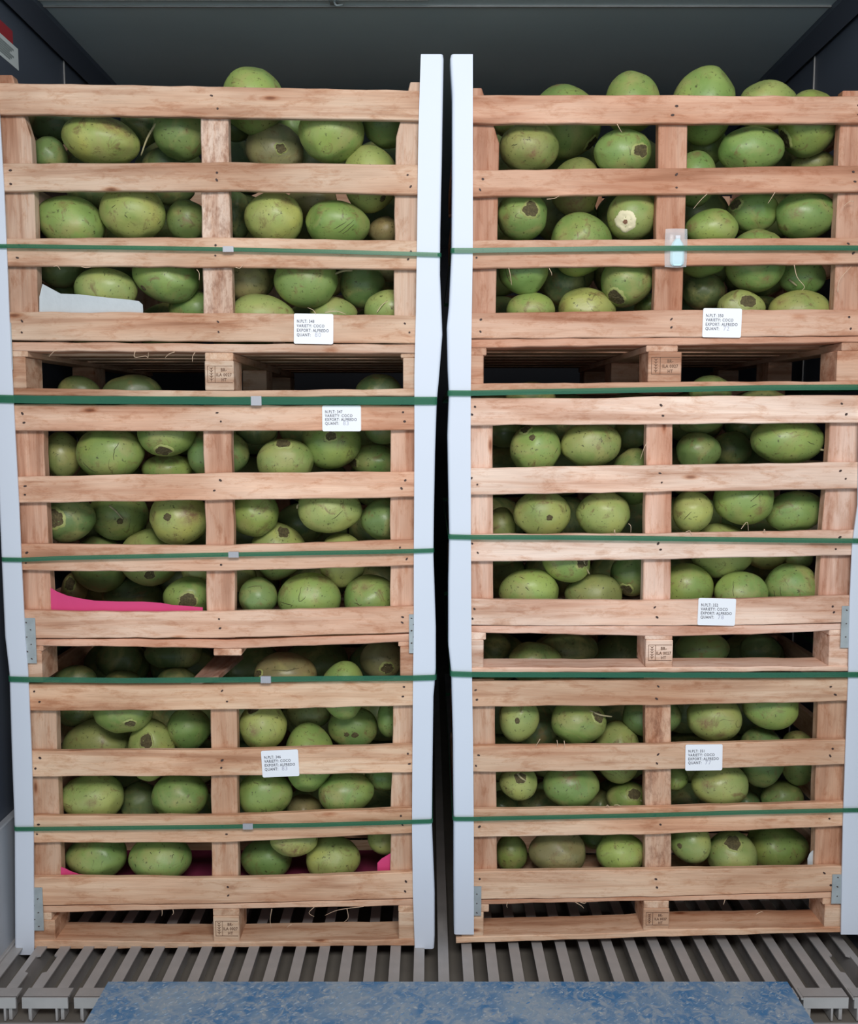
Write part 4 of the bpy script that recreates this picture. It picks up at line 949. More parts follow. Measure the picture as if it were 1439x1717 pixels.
# ------------------------------------------------------------------ coconuts
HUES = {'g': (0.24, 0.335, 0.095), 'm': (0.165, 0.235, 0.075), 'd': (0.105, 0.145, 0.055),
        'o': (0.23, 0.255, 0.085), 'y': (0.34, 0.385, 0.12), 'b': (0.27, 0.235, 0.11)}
def coconut(label, crate_lb, loc, rad, rot, hue, feats, seed):
    """egg-like, faintly three-sided husk with flattened facets; rad = semi-axes"""
    rr = random.Random(seed)
    nu, nv = 44, 28
    egg = rr.uniform(-0.15, 0.15); tri = rr.uniform(0.005, 0.045); ph = rr.uniform(0, 6.28)
    off = Vector((rr.uniform(0, 50), rr.uniform(0, 50), rr.uniform(0, 50)))
    facet = [(Vector((rr.uniform(-1, 1), rr.uniform(-1, 0.3), rr.uniform(-1, 1))).normalized(), rr.uniform(0.91, 0.97)) for _ in range(6)]
    def surf(d):
        k = 1 + tri*math.cos(3*math.atan2(d.z, d.y) + ph)*(1-d.x*d.x) + egg*d.x*(1-d.x*d.x)*1.1
        k += 0.022*noise.noise(d*1.6+off) + 0.008*noise.noise(d*5+off)
        for n_, h in facet:
            t = d.dot(n_)*k
            if t > h: k *= 1 - (t-h)/t*0.75
        return d*k
    c, s = math.cos(rot), math.sin(rot)
    def place(p):
        x, y, z = p.x*rad[0], p.y*rad[1], p.z*rad[2]
        return (x*c + z*s, y, -x*s + z*c)
    V, Fc, stain = [], [], []
    dirs = [Vector((1, 0, 0))]
    for i in range(1, nv):
        t = math.pi*i/nv
        for j in range(nu):
            a = 2*math.pi*j/nu
            dirs.append(Vector((math.cos(t), math.sin(t)*math.cos(a), math.sin(t)*math.sin(a))))
    dirs.append(Vector((-1, 0, 0)))
    bl = [(Vector(f[1]), f[2]) for f in feats if f[0] == 'b']
    sc = [(Vector(f[1]), f[2]) for f in feats if f[0] in 'cw']
    for d in dirs:
        p = surf(d)
        for n_, a in sc:                      # shallow dimple under each stem scar
            ang = d.angle(n_)
            if ang < a*1.3: p *= 1 - 0.03*(1-ang/(a*1.3))
        V.append(place(p))
        v = 0
        for n_, a in bl:
            ang = d.angle(n_) + 0.25*a*noise.noise(d*6+off)
            v = max(v, min(1, max(0, 1.25 - ang/a)))
        stain.append(v)
    for j in range(nu): Fc.append((0, 1+j, 1+(j+1) % nu))
    for i in range(nv-2):
        for j in range(nu):
            a = 1+i*nu+j; b_ = 1+i*nu+(j+1) % nu
            Fc.append((a, a+nu, b_+nu, b_))
    l_ = len(dirs)-1
    for j in range(nu): Fc.append((l_, 1+(nv-2)*nu+(j+1) % nu, 1+(nv-2)*nu+j))
    idx = [0]*len(Fc)
    for f in feats:
        if f[0] == 'k':
            P = smooth_pts(f[1], 5)
            pts = [Vector(place(surf((Vector(q) + Vector((rr.uniform(-1, 1), 0, rr.uniform(-1, 1)))*0.016).normalized())*1.001)) for q in P]
            n0 = len(Fc)
            tube_geo(pts, [0.0008*math.sin(math.pi*(0.15+0.7*i/(len(pts)-1))) for i in range(len(pts))], V, Fc, 5)
            idx += [1]*(len(Fc)-n0)
    stain += [0]*(len(V)-len(stain))
    me = bpy.data.meshes.new('coconut')
    me.from_pydata(V, [], Fc)
    me.materials.append(HUSK); me.materials.append(CRACK)
    me.polygons.foreach_set('material_index', idx)
    me.polygons.foreach_set('use_smooth', [True]*len(Fc))
    at = me.attributes.new('stain', 'FLOAT', 'POINT'); at.data.foreach_set('value', stain)
    o = bpy.data.objects.new('coconut', me)
    o.location = loc
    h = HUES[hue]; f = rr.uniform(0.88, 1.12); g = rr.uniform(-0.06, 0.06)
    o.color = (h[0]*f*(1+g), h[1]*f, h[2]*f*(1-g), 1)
    link(o)
    tag(o, label, 'coconut', 'green coconuts in the ' + crate_lb + ' crate')
    for f in feats:
        if f[0] in 'cw':
            n_ = Vector(f[1]).normalized(); a = max(f[2], 0.07)
            t1 = n_.cross(Vector((0.2, 0.1, 0.97))).normalized(); t2 = n_.cross(t1)
            prof = ((0.0, 0.990, 1), (0.12, 0.990, 1), (0.24, 0.992, 1), (0.36, 0.990, 1), (0.48, 0.988, 1), (0.60, 0.994, 1), (0.72, 1.002, 1), (0.86, 1.018, 0), (1.0, 1.012, 0), (1.2, 0.985, 0))
            big = f[2] > 0.15
            if not big: prof = ((0.0, 0.998, 1), (0.5, 1.006, 1), (0.9, 1.004, 1), (1.1, 0.985, 1))
            ns = 36; Vs, Fs, ix = [], [], []
            for q, (fr, k, m_) in enumerate(prof):
                for j in range(ns):
                    th = 2*math.pi*j/ns
                    jit = 1 + 0.34*noise.noise(Vector((math.cos(th)*1.3, math.sin(th)*1.3, seed*1.7))) + 0.16*noise.noise(Vector((math.cos(th)*4, math.sin(th)*4, fr*3+seed)))
                    ang = a*fr*jit
                    d = (n_*math.cos(ang) + (t1*math.cos(th) + t2*math.sin(th))*math.sin(ang)).normalized()
                    kk = k + (0.022*noise.noise(d*26+off) if m_ else 0.006*noise.noise(d*18+off))
                    Vs.append(place(surf(d)*kk))
            for q in range(len(prof)-1):
                for j in range(ns):
                    Fs.append((q*ns+j, q*ns+(j+1) % ns, (q+1)*ns+(j+1) % ns, (q+1)*ns+j)); ix.append(1 if prof[q][2] else 0)
            mm = [CUT_RIM, CUT_MID] if f[0] == 'w' else [SCAR_RIM, SCAR_MID]
            if f[0] == 'w': ix = [1 if q < ns*2 else 0 for q in range(len(ix))]
            so = mesh_obj('cut_face' if f[0] == 'w' else 'stem_scar', [tuple(Vector(v)+Vector(loc)) for v in Vs], Fs, mm, o, smooth=True, mat_idx=ix)
        if f[0] == 't':
            base = Vector(f[1]); tip = Vector(f[2])
            p0 = Vector(place(surf(base.normalized())*0.97)); p2 = Vector(place(tip))
            p1 = p0.lerp(p2, 0.5) + Vector((rr.uniform(-.003, .003), -0.004, rr.uniform(-.004, .004)))
            P = smooth_pts([p0, p1, p2], 4); Vs, Fs = [], []
            tube_geo([q+Vector(loc) for q in P], [0.0032*(1-0.5*i/len(P)) for i in range(len(P))], Vs, Fs, 7)
            mesh_obj('dry_stem', Vs, Fs, TWIG, o, smooth=True)
    return o

COCONUTS = [
('L1', (-0.9751, 0.194, 2.1574), (0.0703, 0.0546, 0.0562), 0.0, 'd', 'dim dark green coconut, second from left, upper left gap, top left crate', []),
('L1', (-0.976, 0.135, 2.0554), (0.0444, 0.052, 0.0459), 0.0, 'm', 'small green coconut, first from left, upper left gap, top left crate', []),
('L1', (-0.8303, 0.1058, 2.0858), (0.0967, 0.0778, 0.0619), 0.1396, 'y', 'large yellow green coconut, third from left, upper left gap, top left crate', [('b', [0.4852, -0.6717, 0.5598], 0.52)]),
('L1', (-0.752, 0.194, 2.1528), (0.0531, 0.0516, 0.0547), 0.0, 'd', 'dim coconut, fourth from left, upper left gap, top left crate', []),
('L1', (-0.6326, 0.1208, 2.1106), (0.0699, 0.0668, 0.0668), 0.4363, 'm', 'rounded green coconut, sixth from left, upper left gap, top left crate', [('t', [-0.7736, -0.6013, -0.1998], [-0.9466, -0.1077, -1.4362])]),
('L1', (-0.7034, 0.218, 2.0575), (0.057, 0.0439, 0.0443), 0.0, 'd', 'dark shaded coconut, fifth from left, upper left gap, top left crate', []),
('L1', (-0.448, 0.1327, 2.192), (0.0791, 0.0787, 0.0821), 0.0, 'g', 'tall rim topping green coconut, second from left, upper right gap, top left crate', []),
('L1', (-0.5115, 0.2169, 2.149), (0.041, 0.052, 0.0347), 0.0, 'd', 'dark coconut, first from left, upper right gap, top left crate', []),
('L1', (-0.4026, 0.1799, 2.0824), (0.0763, 0.0654, 0.067), 0.3491, 'b', 'brown stained coconut, third from left, upper right gap, top left crate', [('c', [0.3627, -0.931, -0.0411], 0.2054)]),
('L1', (-0.3629, 0.26, 2.1616), (0.0417, 0.052, 0.0481), 0.0, 'm', 'half hidden coconut, fourth from left, upper right gap, top left crate', []),
('L1', (-0.2467, 0.1039, 2.1057), (0.083, 0.0759, 0.0754), 0.0, 'g', 'big smooth green coconut, fifth from left, upper right gap, top left crate', []),
('L1', (-0.1061, 0.135, 2.1353), (0.0641, 0.0576, 0.058), 0.0, 'm', 'fuzzy topped coconut, seventh from left, upper right gap, top left crate', []),
('L1', (-0.149, 0.1242, 1.9978), (0.0703, 0.0702, 0.084), 0.0, 'y', 'tall yellow green coconut, sixth from left, upper right gap, top left crate', [('c', [0.4863, -0.4889, -0.7242], 0.1248)]),
('L1', (-0.8956, 0.194, 1.975), (0.0566, 0.044, 0.0409), 0.0, 'd', 'dark coconut, second from left, middle left gap, top left crate', []),
('L1', (-0.9149, 0.0979, 1.8822), (0.0866, 0.0699, 0.0668), 0.2618, 'g', 'plain green egg shaped coconut, first from left, middle left gap, top left crate', [('b', [-0.0459, -0.85, 0.5248], 0.1455)]),
('L1', (-0.7538, 0.0999, 1.9063), (0.082, 0.0719, 0.0714), 0.0873, 'y', 'pale scratched coconut, third from left, middle left gap, top left crate', [('k', [[-0.3672, -0.9277, -0.0674], [-0.2478, -0.9681, 0.0373]]), ('k', [[0.0449, -0.9601, -0.2759], [0.1003, -0.9298, -0.354]]), ('k', [[0.8744, -0.3221, -0.3628], [0.9279, -0.2662, -0.2612]])]),
('L1', (-0.6248, 0.135, 1.8941), (0.0524, 0.0521, 0.0524), 0.0, 'm', 'small shaded green coconut, fifth from left, middle left gap, top left crate', []),
('L1', (-0.691, 0.2545, 1.9967), (0.0579, 0.044, 0.0402), 0.0, 'd', 'dark coconut, fourth from left, middle left gap, top left crate', []),
('L1', (-0.395, 0.0954, 1.8921), (0.0743, 0.0674, 0.0667), 0.0, 'y', 'round pale green coconut, second from left, middle right gap, top left crate', [('b', [0.532, -0.6176, 0.5792], 0.3161)]),
('L1', (-0.3061, 0.194, 1.9551), (0.0661, 0.0514, 0.0504), 0.0, 'b', 'dim brownish coconut, third from left, middle right gap, top left crate', []),
('L1', (-0.2312, 0.0942, 1.8785), (0.0819, 0.0662, 0.0576), 0.0873, 'g', 'wrinkled wide green coconut, fourth from left, middle right gap, top left crate', [('k', [[-0.0308, -0.8886, -0.4577], [0.3237, -0.9427, -0.0807]]), ('k', [[0.119, -0.8188, -0.5616], [0.5337, -0.8455, 0.0161]]), ('k', [[0.2472, -0.7679, -0.591], [0.5768, -0.806, -0.1326]])]),
('L1', (-0.1165, 0.17, 1.8737), (0.0438, 0.052, 0.0375), 0.0, 'b', 'small brown tinted coconut, fifth from left, middle right gap, top left crate', []),
('L1', (-0.5137, 0.23, 1.9288), (0.0352, 0.049, 0.0639), 0.0, 'd', 'narrow dark coconut, first from left, middle right gap, top left crate', []),
('L1', (-0.9591, 0.135, 1.7733), (0.0588, 0.0508, 0.0511), 0.0, 'd', 'dark green coconut, first from left, lower left gap, top left crate', []),
('L1', (-0.826, 0.0922, 1.7114), (0.0793, 0.0642, 0.058), 0.0, 'y', 'flat topped pale coconut, third from left, lower left gap, top left crate', []),
('L1', (-0.6739, 0.097, 1.745), (0.0855, 0.069, 0.0641), 0.2618, 'g', 'big spotted green coconut, fourth from left, lower left gap, top left crate', [('c', [-0.4433, -0.5701, -0.6917], 0.1071)]),
('L1', (-0.6186, 0.1569, 1.669), (0.0659, 0.0525, 0.0533), 0.0, 'g', 'bright low coconut, fifth from left, lower left gap, top left crate', []),
('L1', (-0.9737, 0.218, 1.7232), (0.0417, 0.052, 0.0401), 0.0, 'm', 'dim green coconut, second from left, lower left gap, top left crate', []),
('L1', (-0.4737, 0.1442, 1.7442), (0.0591, 0.0555, 0.056), 0.0, 'b', 'brownish coconut, first from left, lower right gap, top left crate', []),
('L1', (-0.314, 0.0989, 1.7378), (0.0825, 0.0709, 0.0703), 0.0, 'g', 'large green stem ended coconut, third from left, lower right gap, top left crate', [('t', [0.9691, -0.0861, 0.2311], [1.4415, -0.1344, 0.3283]), ('b', [0.0469, -0.9644, 0.2601], 0.294)]),
('L1', (-0.4279, 0.0948, 1.6471), (0.0827, 0.0668, 0.0551), 0.0, 'y', 'wide pale low coconut, second from left, lower right gap, top left crate', []),
('L1', (-0.2486, 0.1403, 1.6565), (0.0623, 0.0495, 0.0452), 0.0, 'y', 'small pale low coconut, fourth from left, lower right gap, top left crate', []),
('L1', (-0.1753, 0.17, 1.7355), (0.0597, 0.0586, 0.0597), 0.0, 'm', 'dark rounded coconut, fifth from left, lower right gap, top left crate', []),
('L1', (-0.0992, 0.1084, 1.6621), (0.0677, 0.0544, 0.0538), 0.0, 'y', 'yellowish low coconut, seventh from left, lower right gap, top left crate', [('k', [[-0.4895, -0.8472, -0.2064], [-0.0768, -0.9308, 0.3575]])]),
('L1', (-0.108, 0.2191, 1.7831), (0.0352, 0.052, 0.032), 0.0, 'b', 'tiny brownish coconut, sixth from left, lower right gap, top left crate', []),
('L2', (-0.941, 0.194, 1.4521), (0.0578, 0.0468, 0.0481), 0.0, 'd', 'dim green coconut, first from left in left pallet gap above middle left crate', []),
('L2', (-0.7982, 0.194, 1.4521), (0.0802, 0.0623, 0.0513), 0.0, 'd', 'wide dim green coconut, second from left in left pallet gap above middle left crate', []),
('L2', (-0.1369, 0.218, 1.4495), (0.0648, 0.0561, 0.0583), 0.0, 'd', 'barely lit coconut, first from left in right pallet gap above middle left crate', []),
('L2', (-0.9696, 0.135, 1.2876), (0.0473, 0.0502, 0.0631), 0.0, 'o', 'olive shaded coconut, first from left, upper left gap, middle left crate', []),
('L2', (-0.8309, 0.0986, 1.2968), (0.0871, 0.0706, 0.07), 0.0, 'g', 'large cracked coconut, second from left, upper left gap, middle left crate', [('k', [[0.4841, -0.774, 0.408], [0.381, -0.9164, 0.1224], [0.3396, -0.905, -0.2564]]), ('k', [[-0.6075, -0.7183, -0.3392], [-0.2355, -0.7048, -0.6692]])]),
('L2', (-0.6793, 0.089, 1.3466), (0.0742, 0.061, 0.0603), 0.0, 'g', 'upper capped coconut, third from left, upper left gap, middle left crate', [('c', [0.0132, -0.6794, -0.7337], 0.3138)]),
('L2', (-0.704, 0.17, 1.2511), (0.0673, 0.0528, 0.04), 0.0, 'g', 'low dark green coconut, fourth from left, upper left gap, middle left crate', []),
('L2', (-0.5561, 0.135, 1.2924), (0.0805, 0.069, 0.0694), 0.0, 'm', 'post crossed green coconut, fifth from left, upper left gap, middle left crate', []),
('L2', (-0.3731, 0.0908, 1.2739), (0.0745, 0.0628, 0.062), 0.0, 'y', 'olive scar topped coconut, second from left, upper right gap, middle left crate', [('c', [0.031, -0.6268, 0.7785], 0.2864)]),
('L2', (-0.2588, 0.1467, 1.3236), (0.0791, 0.072, 0.0728), 0.0, 'g', 'large hanging green coconut, third from left, upper right gap, middle left crate', [('c', [0.0785, -0.9673, 0.241], 0.1969)]),
('L2', (-0.1484, 0.2037, 1.2704), (0.0714, 0.0552, 0.0486), 0.1745, 'g', 'cut husk ended coconut, fourth from left, upper right gap, middle left crate', [('c', [-0.8428, -0.4819, -0.2396], 0.3405), ('t', [-0.8643, -0.242, -0.4409], [-0.8272, -0.2728, 0.9055])]),
('L2', (-0.1189, 0.17, 1.3532), (0.0542, 0.0426, 0.0367), 0.0, 'm', 'upper corner coconut, fifth from left, upper right gap, middle left crate', []),
('L2', (-0.4662, 0.194, 1.3529), (0.0564, 0.0438, 0.0387), 0.0, 'd', 'dark coconut, first from left, upper right gap, middle left crate', []),
('L2', (-0.9511, 0.1203, 1.1242), (0.0663, 0.0663, 0.0663), 0.0, 'm', 'dark scarred coconut, first from left, middle left gap, middle left crate', [('c', [-0.2452, -0.9662, 0.0795], 0.4)]),
('L2', (-0.8542, 0.2206, 1.1237), (0.0804, 0.0694, 0.0722), 0.0, 'm', 'twiggy green coconut, second from left, middle left gap, middle left crate', [('t', [-0.0444, -0.9149, 0.4012], [0.4093, -0.9733, -0.0933]), ('c', [0.3057, -0.9349, -0.1802], 0.1129), ('k', [[-0.1206, -0.8133, -0.5691], [-0.0721, -0.7645, -0.6406]])]),
('L2', (-0.6607, 0.1266, 1.1235), (0.0791, 0.0726, 0.0728), 0.0, 'y', 'brown mottled pale coconut, third from left, middle left gap, middle left crate', [('c', [-0.1785, -0.9748, 0.134], 0.1313), ('b', [0.5431, -0.8093, 0.2237], 0.4813)]),
('L2', (-0.9233, 0.2504, 0.9832), (0.0784, 0.0745, 0.0817), 0.0, 'm', 'round mid green coconut, second from left, lower left gap, middle left crate', []),
('L2', (-0.7641, 0.1873, 1.0076), (0.0797, 0.0777, 0.0797), 0.0, 'y', 'pale notched coconut, fourth from left, lower left gap, middle left crate', [('c', [0.2501, -0.8443, -0.4739], 0.1929)]),
('L2', (-0.4654, 0.1155, 1.1358), (0.0677, 0.0615, 0.0614), 0.0, 'g', 'smooth green coconut, first from left, middle right gap, middle left crate', []),
('L2', (-0.2585, 0.0961, 1.1503), (0.0843, 0.0681, 0.0656), 0.0873, 'y', 'pale glossy wide coconut, fourth from left, middle right gap, middle left crate', [('t', [-0.9592, -0.2644, 0.1], [-0.9835, -0.3904, -0.0626]), ('k', [[0.1437, -0.9386, -0.3137], [0.485, -0.8725, 0.0587]])]),
('L2', (-0.125, 0.1093, 1.119), (0.055, 0.0553, 0.055), 0.0, 'm', 'bluish green coconut, fifth from left, middle right gap, middle left crate', []),
('L2', (-0.4063, 0.1703, 1.028), (0.0743, 0.0729, 0.0775), 0.0, 'y', 'scar capped olive coconut, second from left, middle right gap, middle left crate', [('c', [0.2733, -0.613, 0.7413], 0.2681)]),
('L2', (-0.3566, 0.2525, 1.0954), (0.0698, 0.0537, 0.0565), 0.0, 'd', 'dark recessed coconut, third from left, middle right gap, middle left crate', []),
('L2', (-0.2312, 0.1436, 1.0092), (0.064, 0.0634, 0.0736), 0.0, 'y', 'brown shouldered coconut, fourth from left, lower right gap, middle left crate', [('b', [-0.5633, -0.7048, -0.4312], 0.293)]),
('L2', (-1.012, 0.2993, 0.9), (0.0332, 0.052, 0.0477), 0.0, 'b', 'fuzzy brown coconut, first from left, lower left gap, middle left crate', [('c', [0.0717, -0.8619, 0.502], 0.482)]),
('L2', (-0.8471, 0.2959, 0.8812), (0.0851, 0.0637, 0.055), 0.0, 'd', 'dark wide coconut, third from left, lower left gap, middle left crate', []),
('L2', (-0.6423, 0.1081, 0.9137), (0.0634, 0.0541, 0.0539), 0.0, 'g', 'round scar faced coconut, fifth from left, lower left gap, middle left crate', [('c', [0.2001, -0.9798, 0.0032], 0.3973)]),
('L2', (-0.6233, 0.1737, 0.9736), (0.0486, 0.052, 0.0503), 0.0, 'y', 'partly hidden pale coconut, sixth from left, lower left gap, middle left crate', []),
('L2', (-0.4487, 0.08, 0.919), (0.0501, 0.052, 0.0517), 0.0, 'm', 'small dark green coconut, second from left, lower right gap, middle left crate', [('k', [[-0.4165, -0.6799, 0.6036], [0.3395, -0.6456, 0.684]])]),
('L2', (-0.3166, 0.0996, 0.9105), (0.0837, 0.0716, 0.071), 0.0, 'g', 'large cracked green coconut, third from left, lower right gap, middle left crate', [('k', [[-0.1646, -0.8007, 0.576], [-0.1993, -0.976, 0.0879], [-0.0108, -0.9626, 0.2708]]), ('k', [[-0.8692, -0.4942, -0.0185], [-0.3972, -0.9155, -0.0638]]), ('b', [0.44, -0.3192, 0.8394], 0.3)]),
('L2', (-0.152, 0.1193, 0.9067), (0.0748, 0.0653, 0.0652), 0.0, 'g', 'scuffed green coconut, fifth from left, lower right gap, middle left crate', [('b', [-0.2108, -0.7429, 0.6353], 0.1909), ('k', [[-0.5461, -0.8377, 0.0039], [-0.3267, -0.9423, -0.073]])]),
('L2', (-0.519, 0.194, 0.9571), (0.0458, 0.052, 0.0425), 0.0, 'o', 'dim olive coconut, first from left, lower right gap, middle left crate', []),
('L3', (-0.9822, 0.194, 0.6612), (0.0592, 0.0462, 0.0446), 0.0, 'd', 'dim green coconut, first from left in left pallet gap above bottom left crate', []),
('L3', (-0.8947, 0.309, 0.6924), (0.0654, 0.0529, 0.0568), 0.0, 'd', 'dark upper coconut, second from left in left pallet gap above bottom left crate', []),
('L3', (-0.7275, 0.266, 0.7208), (0.0813, 0.0615, 0.0474), 0.0, 'd', 'wide dark upper coconut, fourth from left in left pallet gap above bottom left crate', []),
('L3', (-0.7048, 0.218, 0.6545), (0.0567, 0.0437, 0.0384), 0.0, 'd', 'dark low coconut, fifth from left in left pallet gap above bottom left crate', []),
('L3', (-0.8661, 0.242, 0.6478), (0.0505, 0.052, 0.0286), 0.0, 'd', 'tiny dark coconut, third from left in left pallet gap above bottom left crate', []),
('L3', (-0.3881, 0.135, 0.6959), (0.0839, 0.0667, 0.0597), 0.0, 'b', 'brown creased coconut, first from left in right pallet gap above bottom left crate', [('k', [[-0.3408, -0.8216, 0.457], [0.1554, -0.8853, 0.4384], [0.5142, -0.6878, 0.5124]]), ('b', [0.0658, -0.302, 0.951], 0.4719), ('c', [-0.7861, -0.5824, 0.2071], 0.1888)]),
('L3', (-0.2295, 0.091, 0.6657), (0.0604, 0.063, 0.0778), 0.0, 'g', 'tall bright coconut, second from left in right pallet gap above bottom left crate', []),
('L3', (-0.1311, 0.194, 0.722), (0.0594, 0.0529, 0.0544), 0.0, 'b', 'dim brown scarred coconut, third from left in right pallet gap above bottom left crate', [('c', [0.3242, -0.9085, -0.2638], 0.3348)]),
('L3', (-0.9862, 0.2127, 0.5655), (0.0551, 0.0438, 0.0384), 0.0, 'm', 'dark green corner coconut, first from left, upper left gap, bottom left crate', []),
('L3', (-0.8178, 0.0924, 0.6115), (0.0796, 0.0644, 0.0621), 0.0, 'g', 'white scuffed coconut, third from left, upper left gap, bottom left crate', [('c', [0.4449, -0.8398, -0.311], 0.1888)]),
('L3', (-0.9165, 0.1679, 0.49), (0.0939, 0.0737, 0.0725), -0.0873, 'o', 'large olive coconut, second from left, upper left gap, bottom left crate', []),
('L3', (-0.7508, 0.1188, 0.4922), (0.0614, 0.0673, 0.084), 0.0, 'y', 'yellowish stem scarred coconut, fourth from left, upper left gap, bottom left crate', [('c', [0.0612, -0.8478, 0.5267], 0.28)]),
('L3', (-0.657, 0.1496, 0.5418), (0.0588, 0.0581, 0.0588), 0.0, 'g', 'bluish green round coconut, fifth from left, upper left gap, bottom left crate', []),
('L3', (-0.4443, 0.0925, 0.569), (0.0638, 0.0645, 0.0654), 0.0, 'y', 'tall speckled coconut, first from left, upper right gap, bottom left crate', [('c', [-0.3284, -0.4359, 0.8379], 0.3111), ('b', [-0.2328, -0.9703, 0.0651], 0.2593)]),
('L3', (-0.321, 0.105, 0.474), (0.0676, 0.0751, 0.0933), 0.0, 'g', 'tall two gap spanning coconut, third from left, upper right gap, bottom left crate', []),
('L3', (-0.3341, 0.194, 0.5697), (0.0614, 0.0477, 0.0431), 0.0, 'o', 'dim coconut, second from left, upper right gap, bottom left crate', []),
('L3', (-0.2088, 0.1581, 0.5424), (0.0688, 0.0548, 0.0557), 0.0, 'g', 'dark spotted coconut, fourth from left, upper right gap, bottom left crate', [('c', [0.1285, -0.986, -0.1062], 0.1382), ('c', [-0.2069, -0.9744, -0.0881], 0.1105)]),
('L3', (-0.1046, 0.135, 0.575), (0.0357, 0.052, 0.0503), 0.0, 'g', 'half hidden corner coconut, fifth from left, upper right gap, bottom left crate', []),
('L3', (-0.9106, 0.0969, 0.3674), (0.0853, 0.0689, 0.0628), 0.0, 'y', 'wide yellow olive coconut, first from left, middle left gap, bottom left crate', [('b', [0.2674, -0.9505, 0.1585], 0.2054)]),
('L3', (-0.8018, 0.17, 0.3237), (0.0531, 0.052, 0.0564), 0.0, 'd', 'dark green coconut, second from left, middle left gap, bottom left crate', []),
('L3', (-0.6707, 0.0914, 0.3746), (0.0755, 0.0634, 0.0626), 0.0, 'g', 'bright smooth coconut, third from left, middle left gap, bottom left crate', [('b', [0.848, -0.5286, 0.0395], 0.1953)]),
('L3', (-0.4392, 0.0914, 0.3813), (0.0723, 0.0634, 0.0626), 0.0, 'g', 'bright bulging coconut, first from left, middle right gap, bottom left crate', []),
('L3', (-0.3493, 0.182, 0.3015), (0.0467, 0.052, 0.0367), 0.0, 'b', 'brown low coconut, second from left, middle right gap, bottom left crate', []),
('L3', (-0.2222, 0.0891, 0.3855), (0.0754, 0.0611, 0.0561), -0.0873, 'g', 'shiny wide coconut, third from left, middle right gap, bottom left crate', [('b', [-0.9351, -0.3263, -0.1386], 0.2049)]),
('L3', (-0.1215, 0.135, 0.4143), (0.0555, 0.0441, 0.0408), 0.0, 'g', 'corner coconut, fourth from left, middle right gap, bottom left crate', []),
('L3', (-0.9036, 0.0934, 0.2047), (0.0809, 0.0654, 0.0615), 0.0, 'g', 'smooth green coconut, first from left, lower left gap, bottom left crate', []),
('L3', (-0.7298, 0.096, 0.1983), (0.0842, 0.068, 0.0599), 0.0873, 'g', 'scratched green coconut, second from left, lower left gap, bottom left crate', [('k', [[0.5489, -0.6138, 0.5674], [0.5166, -0.7401, 0.4306]]), ('k', [[0.825, -0.3743, 0.4233], [0.7703, -0.6045, 0.2031]]), ('k', [[-0.1831, -0.7462, 0.64], [-0.1223, -0.7998, 0.5877]])]),
('L3', (-0.4503, 0.1454, 0.1742), (0.0711, 0.0605, 0.0548), 0.0, 'g', 'bright low coconut, first from left, lower right gap, bottom left crate', []),
('L3', (-0.3624, 0.0815, 0.2605), (0.0659, 0.0535, 0.0482), 0.0, 'y', 'pale brown based coconut, second from left, lower right gap, bottom left crate', [('b', [0.1601, -0.9247, -0.3454], 0.5915)]),
('L3', (-0.2624, 0.1187, 0.1841), (0.0752, 0.0605, 0.0605), 0.0, 'y', 'yellow green round coconut, third from left, lower right gap, bottom left crate', []),
('L3', (-0.1174, 0.135, 0.2362), (0.0509, 0.052, 0.0427), 0.0, 'y', 'pale corner coconut, fourth from left, lower right gap, bottom left crate', []),
('R1', (0.2533, 0.0919, 2.0659), (0.0752, 0.0639, 0.0631), 0.0873, 'o', 'faceted olive coconut, second from left, upper left gap, top right crate', [('b', [0.0708, -0.8694, -0.4891], 0.2739), ('k', [[-0.6392, -0.7345, -0.2278], [-0.4583, -0.8733, -0.1652]])]),
('R1', (0.3571, 0.1958, 2.1564), (0.0938, 0.0895, 0.0922), 0.1745, 'g', 'big scar ended rim coconut, third from left, upper left gap, top right crate', [('c', [0.8413, -0.1886, -0.5066], 0.2647), ('b', [-0.4375, -0.4236, 0.7932], 0.2118)]),
('R1', (0.4871, 0.0864, 2.0513), (0.072, 0.0584, 0.057), 0.0, 'g', 'curl scarred coconut, fifth from left, upper left gap, top right crate', [('c', [0.5129, -0.8472, -0.1386], 0.3174), ('b', [-0.5809, -0.7953, 0.173], 0.1465)]),
('R1', (0.5178, 0.1236, 2.1818), (0.0697, 0.0696, 0.0758), 0.0, 'g', 'tall rim topping coconut, sixth from left, upper left gap, top right crate', []),
('R1', (0.3764, 0.1414, 1.9795), (0.0662, 0.0656, 0.0754), 0.0, 'o', 'rough brown based coconut, fourth from left, upper left gap, top right crate', [('b', [-0.195, -0.6796, -0.7072], 0.6391)]),
('R1', (0.2069, 0.194, 2.1543), (0.0406, 0.052, 0.0344), 0.0, 'm', 'tiny hidden coconut, first from left, upper left gap, top right crate', []),
('R1', (0.6978, 0.1327, 2.1802), (0.0791, 0.0787, 0.0959), 0.0873, 'g', 'tall stepped rim coconut, second from left, upper right gap, top right crate', []),
('R1', (0.7342, 0.2136, 2.1007), (0.052, 0.052, 0.0489), 0.0, 'm', 'dim green coconut, third from left, upper right gap, top right crate', []),
('R1', (0.8135, 0.0937, 2.0591), (0.0813, 0.0657, 0.0557), 0.0, 'g', 'smooth egg shaped coconut, fourth from left, upper right gap, top right crate', []),
('R1', (0.8822, 0.182, 2.1942), (0.0776, 0.0606, 0.0621), 0.0, 'y', 'flat rim coconut, fifth from left, upper right gap, top right crate', []),
('R1', (0.9597, 0.1008, 2.1266), (0.0723, 0.0728, 0.0813), 0.0, 'g', 'dewy scar sided coconut, sixth from left, upper right gap, top right crate', [('c', [-0.8646, -0.0423, -0.5007], 0.3294)]),
